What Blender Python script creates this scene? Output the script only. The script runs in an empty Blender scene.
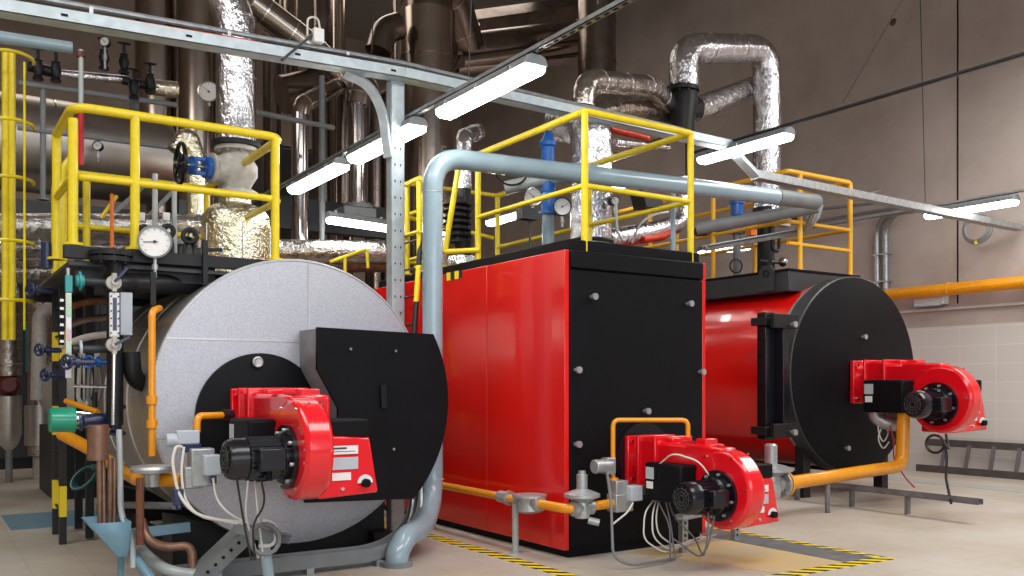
import bpy, bmesh, math, random
from mathutils import Vector, Matrix
random.seed(7)
PI = math.pi
C = bpy.context.scene.collection
SC = bpy.context.scene
V = Vector

# ------------------------------------------------------------------ survey of the photograph
F = 913.0; CX = 512.0; HY = 385.0; H = 1.5; T = math.radians(33.3)
ST, CT = math.sin(T), math.cos(T)
def W(px, py, Y):
    "point on the plane Y = const"
    u = (px - CX) / F; z = Y / (CT - u * ST)
    return V((z * (ST + u * CT), Y, H + (HY - py) / F * z))
def WX(px, py, X):
    u = (px - CX) / F; z = X / (ST + u * CT)
    return V((X, z * (CT - u * ST), H + (HY - py) / F * z))
def WF(px, py, h=0.0):
    z = F * (H - h) / (py - HY); u = (px - CX) / F
    return V((z * (ST + u * CT), z * (CT - u * ST), h))

# ------------------------------------------------------------------ materials
MATS = {}
def mat(name, col, rough=0.5, metal=0.0, noise=0.0, nscale=8.0, bump=0.0, bscale=20.0, col2=None, coat=0.0, emit=None, estr=0.0, spec=0.5, voro=False, stretch=(1, 1, 1), trans=0.0):
    m = bpy.data.materials.new(name); m.use_nodes = True
    nt = m.node_tree; b = nt.nodes['Principled BSDF']
    b.inputs['Base Color'].default_value = (*col, 1); b.inputs['Roughness'].default_value = rough
    b.inputs['Metallic'].default_value = metal; b.inputs['Coat Weight'].default_value = coat
    b.inputs['Specular IOR Level'].default_value = spec
    b.inputs['Transmission Weight'].default_value = trans
    if emit: b.inputs['Emission Color'].default_value = (*emit, 1); b.inputs['Emission Strength'].default_value = estr
    tc = nt.nodes.new('ShaderNodeTexCoord'); mp = nt.nodes.new('ShaderNodeMapping'); mp.inputs['Scale'].default_value = stretch
    nt.links.new(tc.outputs['Object'], mp.inputs['Vector'])
    if noise or col2:
        n = nt.nodes.new('ShaderNodeTexNoise'); n.inputs['Scale'].default_value = nscale; n.inputs['Detail'].default_value = 5
        nt.links.new(mp.outputs[0], n.inputs['Vector'])
        r = nt.nodes.new('ShaderNodeValToRGB'); r.color_ramp.elements[0].position = 0.3; r.color_ramp.elements[1].position = 0.7
        c2 = col2 or tuple(c * (1 - noise) for c in col)
        r.color_ramp.elements[0].color = (*c2, 1); r.color_ramp.elements[1].color = (*col, 1)
        nt.links.new(n.outputs['Fac'], r.inputs[0]); nt.links.new(r.outputs[0], b.inputs['Base Color'])
    if bump:
        if voro:
            t = nt.nodes.new('ShaderNodeTexVoronoi'); t.inputs['Scale'].default_value = bscale; out = t.outputs['Distance']
        else:
            t = nt.nodes.new('ShaderNodeTexNoise'); t.inputs['Scale'].default_value = bscale; t.inputs['Detail'].default_value = 4; out = t.outputs['Fac']
        nt.links.new(mp.outputs[0], t.inputs['Vector'])
        bu = nt.nodes.new('ShaderNodeBump'); bu.inputs['Strength'].default_value = bump; bu.inputs['Distance'].default_value = 0.02
        nt.links.new(out, bu.inputs['Height']); nt.links.new(bu.outputs[0], b.inputs['Normal'])
    MATS[name] = m
    return m
red = mat('red_enamel', (0.72, 0.006, 0.004), 0.24, noise=0.12, nscale=1.5, coat=0.5)
burner_red = mat('burner_red', (0.72, 0.004, 0.012), 0.22, coat=0.6)
black = mat('black_paint', (0.006, 0.006, 0.008), 0.5, noise=0.3, nscale=3, bump=0.03, bscale=60, spec=0.12)
black_gloss = mat('black_gloss', (0.006, 0.006, 0.010), 0.25, coat=0.12, spec=0.4)
black_iron = mat('black_iron', (0.012, 0.012, 0.015), 0.45, noise=0.4, nscale=10, bump=0.1, spec=0.35)
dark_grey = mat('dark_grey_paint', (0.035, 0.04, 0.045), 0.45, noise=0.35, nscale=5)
mid_grey = mat('grey_paint', (0.20, 0.22, 0.23), 0.45, noise=0.25, nscale=6)
yellow = mat('yellow_paint', (0.80, 0.62, 0.008), 0.35, noise=0.15, nscale=14, coat=0.2)
gas_yellow = mat('gas_pipe_yellow', (0.80, 0.31, 0.004), 0.32, noise=0.12, nscale=12, coat=0.3)
orange = mat('orange_paint', (0.75, 0.18, 0.02), 0.4)
blue_grey = mat('pale_blue_pipe_paint', (0.27, 0.375, 0.44), 0.25, noise=0.08, nscale=6, coat=0.4)
pale_grey = mat('pale_grey_paint', (0.38, 0.42, 0.42), 0.3, noise=0.1, nscale=6, coat=0.2)
blue = mat('blue_enamel', (0.008, 0.12, 0.48), 0.3, coat=0.4, noise=0.2)
navy = mat('navy_enamel', (0.012, 0.022, 0.075), 0.3, coat=0.2)
green = mat('green_plastic', (0.005, 0.28, 0.17), 0.3, coat=0.3)
teal = mat('teal_enamel', (0.02, 0.30, 0.30), 0.35)
white = mat('white_plastic', (0.75, 0.75, 0.75), 0.4)
label_grey = mat('label_grey', (0.42, 0.47, 0.52), 0.4)
ink = mat('label_ink', (0.05, 0.05, 0.07), 0.5)
galv = mat('galvanised_steel', (0.48, 0.51, 0.53), 0.42, 0.75, noise=0.35, nscale=18, bump=0.04, bscale=40)
galv_tray = mat('galvanised_tray', (0.50, 0.58, 0.62), 0.45, 0.35, noise=0.25, nscale=10)
face_alu = mat('speckled_aluminium', (0.52, 0.53, 0.59), 0.42, 0.6, noise=0.3, nscale=120, bump=0.12, bscale=150)
alu = mat('smooth_aluminium', (0.62, 0.60, 0.57), 0.36, 0.75, noise=0.2, nscale=3, bump=0.05, bscale=4)
chrome = mat('chrome', (0.7, 0.7, 0.7), 0.15, 1.0)
zinc = mat('zinc_casting', (0.46, 0.48, 0.49), 0.38, 0.6, noise=0.2, nscale=30, bump=0.05)
foil = mat('crinkled_foil', (0.74, 0.73, 0.77), 0.17, 1.0, noise=0.3, nscale=16, bump=1.0, bscale=24, stretch=(1, 1, 0.45))
foil_h = mat('crinkled_foil_lengthwise', (0.82, 0.80, 0.78), 0.2, 1.0, noise=0.4, nscale=14, bump=1.0, bscale=24, stretch=(0.6, 1, 1))
foil_warm = mat('yellowed_foil', (0.88, 0.83, 0.62), 0.2, 1.0, noise=0.35, nscale=7, bump=1.0, bscale=22)
foil_red = mat('red_foil', (0.55, 0.05, 0.02), 0.3, 0.5, noise=0.3, bump=0.5)
steel_tan = mat('flue_steel', (0.44, 0.37, 0.32), 0.2, 1.0, noise=0.2, nscale=2, bump=0.04, bscale=3)
steel_chrome = mat('polished_flue_steel', (0.42, 0.38, 0.37), 0.14, 1.0, noise=0.3, nscale=3, bump=0.06, bscale=4)
steel_dark = mat('dark_flue_steel', (0.27, 0.22, 0.19), 0.26, 1.0, noise=0.4, nscale=4, bump=0.15, bscale=5)
vessel_steel = mat('vessel_steel', (0.46, 0.42, 0.39), 0.36, 1.0, noise=0.2, nscale=3)
white_iron = mat('pale_cast_iron', (0.52, 0.50, 0.46), 0.5, 0.1, noise=0.25, nscale=15, bump=0.2)
copper = mat('copper', (0.27, 0.15, 0.10), 0.42, 0.5, noise=0.4, nscale=14)
rust = mat('rusty_iron', (0.20, 0.07, 0.035), 0.7, 0.2, noise=0.5, nscale=12, bump=0.3)
dark_red = mat('dark_red_iron', (0.12, 0.012, 0.012), 0.4)
cable_white = mat('white_cable', (0.62, 0.60, 0.55), 0.45)
cable_black = mat('black_cable', (0.012, 0.012, 0.014), 0.4)
cable_grey = mat('grey_cable', (0.16, 0.17, 0.18), 0.45)
cable_red = mat('red_cable', (0.5, 0.02, 0.02), 0.45)
lamp = mat('lamp_diffuser', (0.9, 0.9, 0.88), 0.3, emit=(1.0, 0.97, 0.92), estr=24.0)
dial = mat('dial_white', (0.80, 0.80, 0.78), 0.3)
rubber = mat('rubber', (0.02, 0.02, 0.02), 0.8)
trench = mat('channel_steel', (0.20, 0.21, 0.22), 0.5, 0.3, noise=0.4, nscale=7)
blue_mat = mat('blue_hopper_paint', (0.15, 0.28, 0.36), 0.4, noise=0.15)

def hazard(name, size, axis='sum', ca=(0.85, 0.65, 0.02), cb=(0.012, 0.012, 0.012), rough=0.45, off=0.0, frac=0.5):
    m = bpy.data.materials.new(name); m.use_nodes = True; nt = m.node_tree; b = nt.nodes['Principled BSDF']
    b.inputs['Roughness'].default_value = rough
    tc = nt.nodes.new('ShaderNodeTexCoord'); s = nt.nodes.new('ShaderNodeSeparateXYZ'); nt.links.new(tc.outputs['Object'], s.inputs[0])
    a = nt.nodes.new('ShaderNodeMath'); a.operation = 'ADD'
    if axis == 'sum': nt.links.new(s.outputs['X'], a.inputs[0]); nt.links.new(s.outputs['Y'], a.inputs[1])
    else: nt.links.new(s.outputs['Z'], a.inputs[0]); a.inputs[1].default_value = off
    d = nt.nodes.new('ShaderNodeMath'); d.operation = 'DIVIDE'; d.inputs[1].default_value = size; nt.links.new(a.outputs[0], d.inputs[0])
    f = nt.nodes.new('ShaderNodeMath'); f.operation = 'FRACT'; nt.links.new(d.outputs[0], f.inputs[0])
    g = nt.nodes.new('ShaderNodeMath'); g.operation = 'GREATER_THAN'; g.inputs[1].default_value = frac; nt.links.new(f.outputs[0], g.inputs[0])
    mx = nt.nodes.new('ShaderNodeMix'); mx.data_type = 'RGBA'; mx.inputs[6].default_value = (*ca, 1); mx.inputs[7].default_value = (*cb, 1)
    nt.links.new(g.outputs[0], mx.inputs[0]); nt.links.new(mx.outputs[2], b.inputs['Base Color'])
    return m
tape = hazard('hazard_tape', 0.17)
post_bands = hazard('hazard_post_bands', 0.74, 'z', off=-0.26, frac=0.39)
ladder_bands = hazard('hazard_ladder_bands', 0.8, 'z')

def floor_mat():
    m = bpy.data.materials.new('floor_tiles'); m.use_nodes = True; nt = m.node_tree; b = nt.nodes['Principled BSDF']; L = nt.links.new
    tc = nt.nodes.new('ShaderNodeTexCoord')
    n = nt.nodes.new('ShaderNodeTexNoise'); n.inputs['Scale'].default_value = 0.7; n.inputs['Detail'].default_value = 7; n.inputs['Roughness'].default_value = 0.62
    L(tc.outputs['Object'], n.inputs['Vector'])
    r = nt.nodes.new('ShaderNodeValToRGB'); e = r.color_ramp.elements
    e[0].position = 0.28; e[0].color = (0.38, 0.315, 0.24, 1); e[1].position = 0.62; e[1].color = (0.50, 0.465, 0.41, 1)
    L(n.outputs['Fac'], r.inputs[0])
    br = nt.nodes.new('ShaderNodeTexBrick'); br.offset = 0.0; br.inputs['Scale'].default_value = 1.0; br.inputs['Brick Width'].default_value = 0.4; br.inputs['Row Height'].default_value = 0.4
    br.inputs['Mortar Size'].default_value = 0.006; br.inputs['Mortar Smooth'].default_value = 0.3
    L(tc.outputs['Object'], br.inputs['Vector'])
    mx = nt.nodes.new('ShaderNodeMix'); mx.data_type = 'RGBA'; mx.blend_type = 'MULTIPLY'
    mr = nt.nodes.new('ShaderNodeMath'); mr.operation = 'MULTIPLY'; mr.inputs[1].default_value = 0.22
    L(br.outputs['Fac'], mr.inputs[0]); L(mr.outputs[0], mx.inputs[0]); L(r.outputs[0], mx.inputs[6]); mx.inputs[7].default_value = (0.35, 0.3, 0.25, 1)
    L(mx.outputs[2], b.inputs['Base Color']); b.inputs['Roughness'].default_value = 0.45
    return m
def wall_mat(name, tiled_to, upper, lower, grime):
    m = bpy.data.materials.new(name); m.use_nodes = True; nt = m.node_tree; b = nt.nodes['Principled BSDF']; L = nt.links.new
    tc = nt.nodes.new('ShaderNodeTexCoord'); s = nt.nodes.new('ShaderNodeSeparateXYZ'); L(tc.outputs['Object'], s.inputs[0])
    n = nt.nodes.new('ShaderNodeTexNoise'); n.inputs['Scale'].default_value = 0.8; n.inputs['Detail'].default_value = 8; n.inputs['Roughness'].default_value = 0.65
    L(tc.outputs['Object'], n.inputs['Vector'])
    r = nt.nodes.new('ShaderNodeValToRGB'); r.color_ramp.elements[0].position = 0.3; r.color_ramp.elements[1].position = 0.65
    r.color_ramp.elements[0].color = (*grime, 1); r.color_ramp.elements[1].color = (*upper, 1); L(n.outputs['Fac'], r.inputs[0])
    cb = nt.nodes.new('ShaderNodeCombineXYZ'); ad = nt.nodes.new('ShaderNodeMath'); ad.operation = 'ADD'
    L(s.outputs['X'], ad.inputs[0]); L(s.outputs['Y'], ad.inputs[1]); L(ad.outputs[0], cb.inputs[0]); L(s.outputs['Z'], cb.inputs[1])
    br = nt.nodes.new('ShaderNodeTexBrick'); br.offset = 0.0; br.inputs['Scale'].default_value = 1.0; br.inputs['Brick Width'].default_value = 0.62; br.inputs['Row Height'].default_value = 0.31
    br.inputs['Mortar Size'].default_value = 0.008; br.inputs['Color1'].default_value = (*lower, 1); br.inputs['Color2'].default_value = (*(c * 0.95 for c in lower), 1); br.inputs['Mortar'].default_value = (*(min(1, c * 1.09) for c in lower), 1)
    L(cb.outputs[0], br.inputs['Vector'])
    g = nt.nodes.new('ShaderNodeMath'); g.operation = 'LESS_THAN'; g.inputs[1].default_value = tiled_to; L(s.outputs['Z'], g.inputs[0])
    mx = nt.nodes.new('ShaderNodeMix'); mx.data_type = 'RGBA'; L(g.outputs[0], mx.inputs[0]); L(r.outputs[0], mx.inputs[6]); L(br.outputs['Color'], mx.inputs[7])
    L(mx.outputs[2], b.inputs['Base Color']); b.inputs['Roughness'].default_value = 0.7
    bu = nt.nodes.new('ShaderNodeBump'); bu.inputs['Strength'].default_value = 0.15; bu.inputs['Distance'].default_value = 0.02
    L(n.outputs['Fac'], bu.inputs['Height']); L(bu.outputs[0], b.inputs['Normal'])
    return m

# ------------------------------------------------------------------ mesh builder
def basis(d):
    d = d.normalized(); a = V((0, 0, 1)) if abs(d.z) < 0.95 else V((0, 1, 0))
    x = d.cross(a).normalized(); y = d.cross(x).normalized()
    return x, y, d
def fillet(pts, bend, n=7):
    pts = [V(p) for p in pts]
    if not bend or len(pts) < 3: return pts
    out = [pts[0]]
    for i in range(1, len(pts) - 1):
        a, b, c = pts[i - 1], pts[i], pts[i + 1]
        d1 = a - b; d2 = c - b; l = min(bend, d1.length * 0.49, d2.length * 0.49)
        if d1.normalized().dot(d2.normalized()) < -0.999: out.append(b); continue
        p = b + d1.normalized() * l; q = b + d2.normalized() * l
        for k in range(n + 1):
            t = k / n; out.append(p * (1 - t) ** 2 + b * 2 * t * (1 - t) + q * t * t)
    out.append(pts[-1]); return out
class MB:
    def __init__(s): s.v = []; s.f = []
    def add(s, vs, fs):
        o = len(s.v); s.v += [V(p) for p in vs]; s.f += [tuple(i + o for i in f) for f in fs]; return s
    def box(s, a, b):
        x0, y0, z0 = a; x1, y1, z1 = b
        return s.add([(x0, y0, z0), (x1, y0, z0), (x1, y1, z0), (x0, y1, z0), (x0, y0, z1), (x1, y0, z1), (x1, y1, z1), (x0, y1, z1)],
                     [(0, 3, 2, 1), (4, 5, 6, 7), (0, 1, 5, 4), (1, 2, 6, 5), (2, 3, 7, 6), (3, 0, 4, 7)])
    def cbox(s, c, size):
        c = V(c); h = V(size) / 2; return s.box(c - h, c + h)
    def bar(s, p, q, w, h):
        p = V(p); q = V(q); x, y, d = basis(q - p); x = x * w / 2; y = y * h / 2
        vs = [p - x - y, p + x - y, p + x + y, p - x + y, q - x - y, q + x - y, q + x + y, q - x + y]
        return s.add(vs, [(0, 1, 2, 3), (4, 7, 6, 5), (0, 4, 5, 1), (1, 5, 6, 2), (2, 6, 7, 3), (3, 7, 4, 0)])
    def tube(s, pts, r, bend=0, n=14, closed=False):
        pts = fillet(pts, bend) if not closed else [V(p) for p in pts]
        m = len(pts); rr = r if isinstance(r, (list, tuple)) else [r] * m
        if len(rr) != m: rr = [rr[0] + (rr[-1] - rr[0]) * i / (m - 1) for i in range(m)]
        vs = []; x = None
        for i, p in enumerate(pts):
            if closed: d = (pts[(i + 1) % m] - pts[i - 1]).normalized()
            else: d = (pts[min(i + 1, m - 1)] - pts[max(i - 1, 0)]).normalized()
            if x is None: x, y, _ = basis(d)
            else:
                x = (x - d * x.dot(d)).normalized(); y = d.cross(x).normalized()
            for k in range(n):
                a = 2 * PI * k / n; vs.append(p + (x * math.cos(a) + y * math.sin(a)) * rr[i])
        fs = []
        for i in range(m if closed else m - 1):
            for k in range(n):
                j = (i + 1) % m; fs.append((i * n + k, i * n + (k + 1) % n, j * n + (k + 1) % n, j * n + k))
        if not closed: fs.append(tuple(range(n - 1, -1, -1))); fs.append(tuple((m - 1) * n + k for k in range(n)))
        return s.add(vs, fs)
    def cyl(s, p, q, r, r2=None, n=24): return s.tube([p, q], [r, r if r2 is None else r2], n=n)
    def lathe(s, prof, o, d, n=32):
        "prof: list of (radius, distance along d)"
        x, y, d = basis(V(d)); o = V(o); vs = []; fs = []
        for (r, t) in prof:
            for k in range(n):
                a = 2 * PI * k / n; vs.append(o + d * t + (x * math.cos(a) + y * math.sin(a)) * max(r, 1e-4))
        for i in range(len(prof) - 1):
            for k in range(n): fs.append((i * n + k, i * n + (k + 1) % n, (i + 1) * n + (k + 1) % n, (i + 1) * n + k))
        fs.append(tuple(range(n - 1, -1, -1))); fs.append(tuple((len(prof) - 1) * n + k for k in range(n)))
        return s.add(vs, fs)
    def prism(s, poly, e):
        poly = [V(p) for p in poly]; e = V(e); n = len(poly)
        return s.add(poly + [p + e for p in poly], [tuple(range(n)), tuple(range(2 * n - 1, n - 1, -1))] + [(i, i + n, (i + 1) % n + n, (i + 1) % n) for i in range(n)])
    def ring(s, c, d, R, r, n=28, m=8):
        x, y, _ = basis(V(d)); c = V(c)
        return s.tube([c + (x * math.cos(2 * PI * k / n) + y * math.sin(2 * PI * k / n)) * R for k in range(n)], r, n=m, closed=True)
    def ball(s, c, r, d=(0, 0, 1)):
        return s.lathe([(r * math.sin(PI * k / 10), -r * math.cos(PI * k / 10)) for k in range(11)], c, d, n=20)
def obj(name, mb, m, parent=None, bevel=0.0, label=None):
    me = bpy.data.meshes.new(name); loc = V(parent['_o']) if parent is not None and '_o' in parent else V((0, 0, 0))
    org = V((0, 0, 0))
    if parent is None:
        xs = [p.x for p in mb.v]; ys = [p.y for p in mb.v]; zs = [p.z for p in mb.v]
        org = V(((min(xs) + max(xs)) / 2, (min(ys) + max(ys)) / 2, min(zs)))
    off = org if parent is None else loc
    bm = bmesh.new(); vs = [bm.verts.new(p - off) for p in mb.v]
    for f in mb.f:
        try: fa = bm.faces.new([vs[i] for i in f]); fa.smooth = True
        except ValueError: pass
    bmesh.ops.recalc_face_normals(bm, faces=bm.faces[:])
    for e in bm.edges:
        if len(e.link_faces) == 2 and e.calc_face_angle(0) > 0.6: e.smooth = False
    bm.to_mesh(me); bm.free(); me.materials.append(m)
    o = bpy.data.objects.new(name, me); C.objects.link(o)
    if parent is None: o.location = org; o['_o'] = list(org)
    else: o.parent = parent; o['_o'] = list(loc)
    if label: o['label'] = label
    if bevel:
        b = o.modifiers.new('b', 'BEVEL'); b.width = bevel; b.segments = 2; b.limit_method = 'ANGLE'; b.angle_limit = 0.7
    return o
def pieces(name, mb, m, parent, bevel=0.0):
    "each separate solid of the mesh as a part of its own"
    par = list(range(len(mb.v)))
    def find(i):
        while par[i] != i: par[i] = par[par[i]]; i = par[i]
        return i
    for f in mb.f:
        for i in f[1:]: par[find(i)] = find(f[0])
    gr = {}
    for f in mb.f: gr.setdefault(find(f[0]), []).append(f)
    out = []
    for fs in gr.values():
        ix = sorted({i for f in fs for i in f}); mp = {i: k for k, i in enumerate(ix)}; q = MB()
        q.v = [mb.v[i] for i in ix]; q.f = [tuple(mp[i] for i in f) for f in fs]; out.append(obj(name, q, m, parent, bevel))
    return out
def thing(name, label, cat, loc, group=None):
    o = bpy.data.objects.new(name, None); C.objects.link(o); o.location = V(loc); o['_o'] = list(V(loc)); o.empty_display_size = 0.1
    o['label'] = label; o['category'] = cat
    if group: o['group'] = group
    return o
def tag(o, label, cat, group=None):
    o['label'] = label; o['category'] = cat
    if group: o['group'] = group
    return o
def structure(name, mb, m, bevel=0):
    o = obj(name, mb, m, bevel=bevel); o['kind'] = 'structure'; return o

# ------------------------------------------------------------------ the room
structure('floor', MB().box((-8, -6, -0.2), (15.2, 26, 0)), floor_mat())
wr = wall_mat('right_wall_plaster', 2.52, (0.46, 0.40, 0.37), (0.60, 0.575, 0.545), (0.36, 0.30, 0.265))
wb = wall_mat('back_wall_plaster', 0.1, (0.50, 0.40, 0.335), (0.3, 0.28, 0.26), (0.36, 0.285, 0.235))
structure('wall_right', MB().box((15, -6, 0), (15.2, 26, 12)), wr)
structure('wall_back', MB().box((-8, 25.8, 0), (15, 26, 12)), wb)
structure('wall_left', MB().box((-8.2, -6, 0), (-8, 26, 12)), wb)
structure('ceiling', MB().box((-8.2, -6, 12), (15.2, 26, 12.2)), wb)
structure('trim_1', MB().box((14.93, -6, 2.80), (15, 26, 2.84)), wr)
# expansion joint and cracks in the wall
j0 = WX(957, 195, 14.97); structure('trim_2', MB().box((14.985, j0.y - 0.009, 2.9), (15.0, j0.y + 0.009, 12)), black)

# ------------------------------------------------------------------ generic makers
def wheel(name, parent, c, d, R, m, spokes=4, r=None):
    d = V(d).normalized(); r = r or R * 0.11; mb = MB().ring(c, d, R, r, 26, 8); x, y, _ = basis(d); c = V(c)
    for k in range(spokes):
        a = 2 * PI * k / spokes + 0.4; mb.cyl(c, c + (x * math.cos(a) + y * math.sin(a)) * R, r * 0.6, n=8)
    mb.cyl(c - d * R * 0.15, c + d * R * 0.15, R * 0.2, n=12)
    return obj(name, mb, m, parent)
FACE = V((-0.45, -0.89, 0.0)).normalized()
def gauge(label, c, r, d=FACE, stem=0.12, case=black_iron, needle=0.6, group=None):
    c = V(c); d = V(d).normalized(); t = thing('pressure_gauge', label, 'gauge', c - V((0, 0, r + stem)), group)
    obj('case', MB().lathe([(r * 0.9, -0.05), (r, -0.045), (r, 0.01), (r * 1.06, 0.012), (r * 1.06, 0.03), (r * 0.95, 0.032), (r * 0.95, 0.012)], c, d), case, t)
    x, y, _ = basis(d); up = V((0, 0, 1)); rt = up.cross(d).normalized()
    f = obj('dial', MB().lathe([(r * 0.94, 0.0), (r * 0.94, 0.016)], c, d), dial, t)
    mk = MB()
    for k in range(11):
        a = math.radians(225 - 27 * k); v = rt * math.cos(a) + up * math.sin(a)
        mk.bar(c + d * 0.018 + v * r * 0.72, c + d * 0.018 + v * r * 0.86, r * 0.04, 0.002)
    pieces('scale_mark', mk, ink, f)
    v = rt * math.cos(needle * 4) + up * math.sin(needle * 4)
    obj('needle', MB().bar(c + d * 0.021 - v * r * 0.2, c + d * 0.021 + v * r * 0.7, r * 0.06, 0.004).cyl(c + d * 0.016, c + d * 0.026, r * 0.1, n=10), ink, f)
    if stem: obj('stem', MB().cyl(c - V((0, 0, r * 0.9)), c - V((0, 0, r + stem)), 0.014, n=10).cyl(c - V((0, 0, r + stem * 0.6)), c - V((0, 0, r + stem * 0.35)), 0.024, n=6), zinc, t)
    return t
def flange(mb, c, d, R, th, bolts=8):
    c = V(c); d = V(d).normalized(); mb.cyl(c - d * th / 2, c + d * th / 2, R, n=28); x, y, _ = basis(d)
    for k in range(bolts):
        a = 2 * PI * k / bolts; p = c + (x * math.cos(a) + y * math.sin(a)) * R * 0.8; mb.cyl(p - d * th * 0.95, p + d * th * 0.95, R * 0.09, n=6)
    return mb
def railing(label, lines, posts, m=yellow, r=0.027, bend=0.12, name='guard_rail', rm=None):
    p0 = posts[0][0]; t = thing(name, label, 'railing', p0)
    for i, ln in enumerate(lines): obj('top_rail' if i == 0 else 'mid_rail', MB().tube(ln, r if i == 0 else r * 0.8, bend, n=12), m, t)
    for a, b in posts: obj('post', MB().cyl(a, b, r, n=12).cyl(a, V(a) + V((0, 0, 0.02)), r * 2, n=12), m, t)
    return t
def pipe(name, label, cat, pts, r, m, bend=0.0, n=20, bands=None, band_mat=None, group=None):
    t = thing(name, label, cat, min(pts, key=lambda p: p[2]), group)
    obj('pipe_run', MB().tube(pts, r, bend, n=n), m, t)
    if bands:
        for (p, d) in bands:
            d = V(d).normalized(); obj('band', MB().cyl(V(p) - d * 0.012, V(p) + d * 0.012, r * 1.03, n=n), band_mat or chrome, t)
    return t
def cable(label, pts, r, m, bend=0.08, name='cable', parent=None, group=None):
    pts = fillet(pts, bend)
    if parent is not None: return obj(name, MB().tube(pts, r, n=8), m, parent)
    return tag(obj(name, MB().tube(pts, r, n=8), m), label, 'cable', group)

# ------------------------------------------------------------------ burner (origin: flange centre on the boiler face, forward = -Y)
def burner(label, o, s, ext, wires, aw=0.0):
    ox, oy, oz = o
    def P(x, y, z): return V((ox + x * s, oy - y * s, oz + z * s))
    t = thing('gas_burner', label, 'burner', o)
    # mounting flange + combustion head
    fl = MB().box(P(-0.24, 0.05, -0.22), P(0.24, 0.0, 0.22))
    obj('mounting_flange', fl, burner_red, t, 0.01 * s)
    n1 = MB().cyl(P(0, 0.05, 0), P(0, 0.16, 0), 0.20 * s, n=28); obj('head_tube', n1, burner_red, t)
    # housing: tapering casting from flange to volute
    e = ext - 0.33
    hs = MB(); a = 0.21; 
    prof = [(0.12, 0.21, -0.21), (0.34, 0.21, -0.21), (0.42, 0.185, -0.24), (e + 0.02, 0.18, -0.36)]
    poly = [P(-0.2, y, zt) for y, zt, zb in prof] + [P(-0.2, y, zb) for y, zt, zb in reversed(prof)]
    hs.prism(poly, (0.40 * s, 0, 0)); hb = obj('housing', hs, burner_red, t, 0.03 * s)
    obj('volute_throat', MB().prism([P(-0.205, e - 0.06, 0.182), P(-0.205, e + 0.14, 0.185), P(-0.205, e + 0.36, 0.172), P(-0.205, e + 0.36, -0.2), P(-0.205, e - 0.06, -0.36)], (0.17 * s, 0, 0)), burner_red, hb, 0.02 * s)
    rb = MB()
    for y in (0.14, 0.36): rb.box(P(-0.225, y + 0.03, -0.23), P(0.225, y, 0.225))
    pieces('housing_rib', rb, burner_red, hb, 0.008 * s)
    bt = MB()
    for z in (-0.17, 0.17):
        for x in (-0.2, 0.2): bt.cyl(P(x, 0.04, z), P(x, 0.075, z), 0.016 * s, n=6)
    pieces('bolt', bt, chrome, t)
    # top inspection lugs
    lg = MB(); lg.box(P(-0.12, 0.5, 0.18), P(0.0, 0.4, 0.215)); lg.box(P(0.0, e - 0.02, 0.16), P(0.14, e - 0.14, 0.22)); pieces('inspection_cover', lg, burner_red, t, 0.01 * s)
    lb = MB(); lb.box(P(-0.10, 0.335, 0.2115), P(0.02, 0.25, 0.2135)); lb.box(P(0.05, 0.33, 0.2115), P(0.16, 0.24, 0.2135)); pieces('warning_sticker', lb, white, t)
    # volute
    R = 0.32; yc = ext; zc = -0.15; xa, xb = -0.215, -0.03; zm = zc - 0.06
    n = 40; poly = []
    for k in range(n):
        an = 2 * PI * k / n; rr = R * (1.0 + 0.06 * math.cos(an - 2.4)); poly.append(P(xa, yc + rr * math.sin(an), zc + rr * math.cos(an)))
    vo = MB().prism(poly, ((xb - xa) * s, 0, 0)); vob = obj('fan_volute', vo, burner_red, t, 0.03 * s)
    scr = MB()
    for k in (2, 6, 10, 14, 18, 22): 
        an = 2 * PI * k / 24; scr.cyl(P(xa - 0.006, yc + 0.285 * math.sin(an), zc + 0.285 * math.cos(an)), P(xa + 0.01, yc + 0.285 * math.sin(an), zc + 0.285 * math.cos(an)), 0.009 * s, n=8)
    for x in (-0.14, -0.06):
        for an in (0.55, 1.6): scr.cyl(P(x, yc + (R + 0.012) * math.sin(an) * 1.0, zc + (R + 0.012) * math.cos(an)), P(x, yc + (R - 0.02) * math.sin(an), zc + (R - 0.02) * math.cos(an)), 0.008 * s, n=8)
    pieces('screw', scr, chrome, vob)
    # motor with flange
    mf = MB().cyl(P(xa + 0.01, yc, zm), P(xa - 0.03, yc, zm), 0.205 * s, n=32)
    mo = obj('motor_flange', mf, black_gloss, t)
    sc = MB()
    for k in range(8):
        an = 2 * PI * k / 8 + 0.2; sc.cyl(P(xa - 0.03, yc + 0.175 * math.sin(an), zm + 0.175 * math.cos(an)), P(xa - 0.05, yc + 0.175 * math.sin(an), zm + 0.175 * math.cos(an)), 0.013 * s, n=6)
    pieces('bolt', sc, zinc, mo)
    mb = MB().lathe([(0.15 * s, 0), (0.15 * s, 0.03 * s), (0.118 * s, 0.05 * s), (0.118 * s, 0.24 * s), (0.13 * s, 0.25 * s), (0.13 * s, 0.325 * s), (0.115 * s, 0.36 * s), (0.06 * s, 0.37 * s)], P(xa - 0.03, yc, zm), (-1, 0, 0))
    mtr = obj('motor', mb, black_gloss, t)
    fi = MB()
    for k in range(24):
        an = 2 * PI * k / 24; c = (math.sin(an), math.cos(an))
        fi.bar(P(xa - 0.07, yc + 0.126 * c[0], zm + 0.126 * c[1]), P(xa - 0.27, yc + 0.126 * c[0], zm + 0.126 * c[1]), 0.008 * s, 0.022 * s)
    obj('cooling_fins', fi, black_gloss, mtr)
    gr = MB()
    for q in (0.03, 0.055, 0.08): gr.ring(P(xa - 0.403, yc, zm), (1, 0, 0), q * s, 0.004 * s, 20, 6)
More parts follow.
